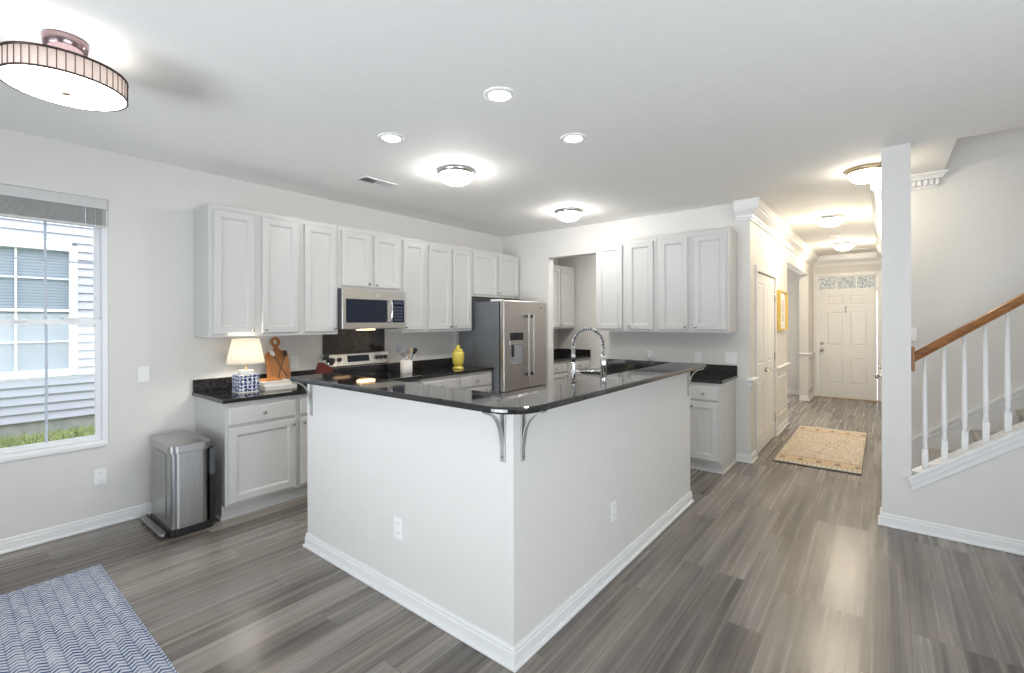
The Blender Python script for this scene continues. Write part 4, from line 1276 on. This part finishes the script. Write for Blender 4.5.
server('serving_spoon', 'dark handled spoon with pale bowl leaning across the cutting board', (.30, -3.365, CT + .084), (.105, -3.432, 1.240), False)
server('serving_fork', 'all-dark serving spoon crossing the pale-bowled one on the cutting board', (.285, -3.440, CT + .084), (.108, -3.285, 1.225), True)
# knife block
KX, KY = .33, -3.085
t = thing('knife_block', 'red-brown knife block full of knives beside the stove', 'knife block', (KX, KY, CT + .001))
b = MB(); b.prism([(-.055, 0), (.060, 0), (.120, .125), (.015, .192)], -.048, .048, 'x')
bk_ = build(b, 'block', M['redwood'], t, local=True)
nrm = Vector((0, .45, .89)); alg = Vector((0, .865, -.49)).normalized(); nrm = Vector((0, .067, .105)).normalized()
for i in range(3):
    for j in range(3):
        p = Vector((-.029 + .029 * i, .015, .192)).lerp(Vector((-.029 + .029 * i, .120, .125)), .17 + .32 * j)
        q = p + nrm * (.10 - .012 * j)
        kn = thing('kitchen_knife', ['dark handled knife in the back row of the knife block', 'dark handled knife in the middle row of the knife block', 'dark handled knife in the front row of the knife block'][j], 'knife', (KX + p.x, KY + p.y, CT + .001 + p.z), 0, ['knives in the back row of the block', 'knives in the middle row of the block', 'knives in the front row of the block'][j])
        e_ = q - p
        build(MB().tube([e_ * .012, e_ * .36], .0082, 8), 'bolster', M['chrome'], kn, local=True)
        build(MB().tube([e_ * .365, e_ * .7, e_], .008, 8, [.0075, .009, .007]), 'handle', M['black'], kn, local=True)
# utensil crock
UX, UY = .31, -2.050
t = thing('utensil_crock', 'white crock of cooking utensils beside the stove', 'crock', (UX, UY, CT + .001))
build(MB().lathe([(.063, 0), (.066, .006), (.066, .150), (.061, .150), (.059, .012), (0, .010)], (0, 0, 0), 32), 'crock_body', M['ceramic'], t, local=True)
grey = paint('grey_silicone', (.20, .21, .23), .5, .05)
def utensil(name, label, bx, by, tx, ty, h, mat, kind):
    u = thing(name, label, 'utensil', (UX + bx, UY + by, CT + .014))
    e_ = Vector((tx, ty, h)); d = e_.normalized()
    build(MB().tube([Vector((0, 0, 0)), e_ * .5, e_ * .74], .005, 8), 'handle', M['chrome'] if mat is grey else mat, u, local=True)
    x = Vector((1, -.35, 0)).normalized(); s = d.cross(x).normalized(); x = s.cross(d)
    q = e_ * .74; L = (e_ - q).length
    pts = {'spoon': [(0, .004), (.2, .018), (.55, .027), (.85, .02), (1, .006)], 'turner': [(0, .006), (.2, .03), (.95, .036), (1, .034)], 'paddle': [(0, .006), (.3, .02), (.9, .026), (1, .02)]}[kind]
    vs = []; 
    for f, wd in pts:
        for sg in (-1, 1):
            for th in (-.003, .003): vs.append(q + d * L * f + s * wd * sg + x * th)
    fs = []
    for i in range(len(pts) - 1):
        a = i * 4; c_ = a + 4
        fs += [(a, a + 2, c_ + 2, c_), (a + 1, c_ + 1, c_ + 3, a + 3), (a, c_, c_ + 1, a + 1), (a + 2, a + 3, c_ + 3, c_ + 2)]
    fs += [(0, 1, 3, 2), tuple(len(vs) - 4 + k for k in (0, 2, 3, 1))]
    build(MB().add(vs, fs), 'head', mat, u, local=True)
utensil('spatula', 'grey spatula with wide head in the crock', -.025, -.015, -.02, -.06, .30, grey, 'turner')
utensil('slotted_spoon', 'grey cooking spoon standing in the crock middle', .002, .006, .0, .012, .27, grey, 'spoon')
utensil('wooden_spoon', 'pale wooden spoon leaning in the crock', -.022, .02, -.02, .06, .26, M['tan'], 'paddle')
utensil('ladle', 'dark ladle leaning from the crock toward the fridge', .012, -.020, .016, .132, .262, M['black'], 'paddle')
utensil('whisk_handle', 'steel utensil leaning from the crock toward the stove', .014, .010, .012, -.090, .225, M['chrome'], 'spoon')
# yellow jar
t = thing('ginger_jar', 'yellow lidded ceramic jar on the worktop beside the fridge', 'jar', (.40, -1.335, CT + .001))
jar_prof = [(.068, 0), (.070, .005), (.068, .014), (.050, .026), (.046, .036), (.052, .046), (.062, .052), (.068, .09), (.073, .15), (.074, .185), (.068, .200), (.056, .210), (.050, .212)]
build(MB().lathe(jar_prof, (0, 0, 0), 32), 'jar_body', M['yellow'], t, local=True)
build(MB().lathe([(.058, .2125), (.058, .220), (.046, .238), (.022, .252), (.017, .258), (.023, .268), (.022, .280), (.012, .288), (0, .289)], (0, 0, 0), 28), 'lid', M['yellow'], t, local=True)

# faucet
FXc, FYc = 2.962, -2.50
t = thing('faucet', 'chrome spring pull-down faucet standing behind the bar', 'faucet', (FXc, FYc, CT))
build(MB().lathe([(.030, .0005), (.030, .012), (.024, .02), (.024, .10), (.019, .11), (.019, .24), (.021, .245), (.021, .335), (.016, .345)], (0, 0, 0), 24), 'column', M['chrome'], t, local=True)
pts = []
w_ = .118
for i in range(41):
    f = i / 40
    if f < .2: pts.append((0, 0, .335 + (.40 - .335) * f / .2))
    elif f < .8:
        a = PI * (f - .2) / .6
        pts.append((-w_ + w_ * math.cos(a), 0, .40 + .122 * math.sin(a)))
    else: pts.append((-2 * w_, 0, .40 - (.40 - .345) * (f - .8) / .2))
hose = build(MB().tube(pts, .0085, 10), 'hose', M['black'], t, local=True)
sp_ = []
tot = 640
P = [Vector(p) for p in pts]
for i in range(tot):
    f = i / (tot - 1) * (len(P) - 1); k = min(int(f), len(P) - 2)
    p = P[k].lerp(P[k + 1], f - k); d = (P[min(k + 1, len(P) - 1)] - P[k]).normalized()
    a = 2 * PI * i / 20.0
    u = d.cross(Vector((0, 1, 0))).normalized()
    sp_.append(p + u * .0125 * math.cos(a) + Vector((0, 1, 0)) * .0125 * math.sin(a))
build(MB().tube(sp_, .0030, 6), 'spring', M['chrome'], t, local=True)
build(MB().lathe([(.010, .345), (.017, .335), (.017, .315)], (-2 * w_, 0, 0), 20), 'spring_collar', M['chrome'], t, local=True)
build(MB().lathe([(.014, .3145), (.014, .285)], (-2 * w_, 0, 0), 18), 'grip', M['black'], t, local=True)
build(MB().lathe([(.015, .2845), (.017, .27), (.018, .18), (.023, .15), (.023, .125), (.019, .118), (0, .118)], (-2 * w_, 0, 0), 22), 'spray_head', M['chrome'], t, local=True)
build(MB().tube([(-.019, 0, .235), (-2 * w_ + .024, 0, .222)], .0065, 10).lathe([(.0235, .21), (.0235, .232), (.0195, .232), (.0195, .21), (.0235, .21)], (-2 * w_, 0, 0), 20, cap=False), 'holder_arm', M['chrome'], t, local=True)
build(MB().tube([(0, -.0245, .07), (0, -.06, .075), (0, -.075, .085), (-.0, -.082, .14)], .006, 10), 'lever', M['chrome'], t, local=True)
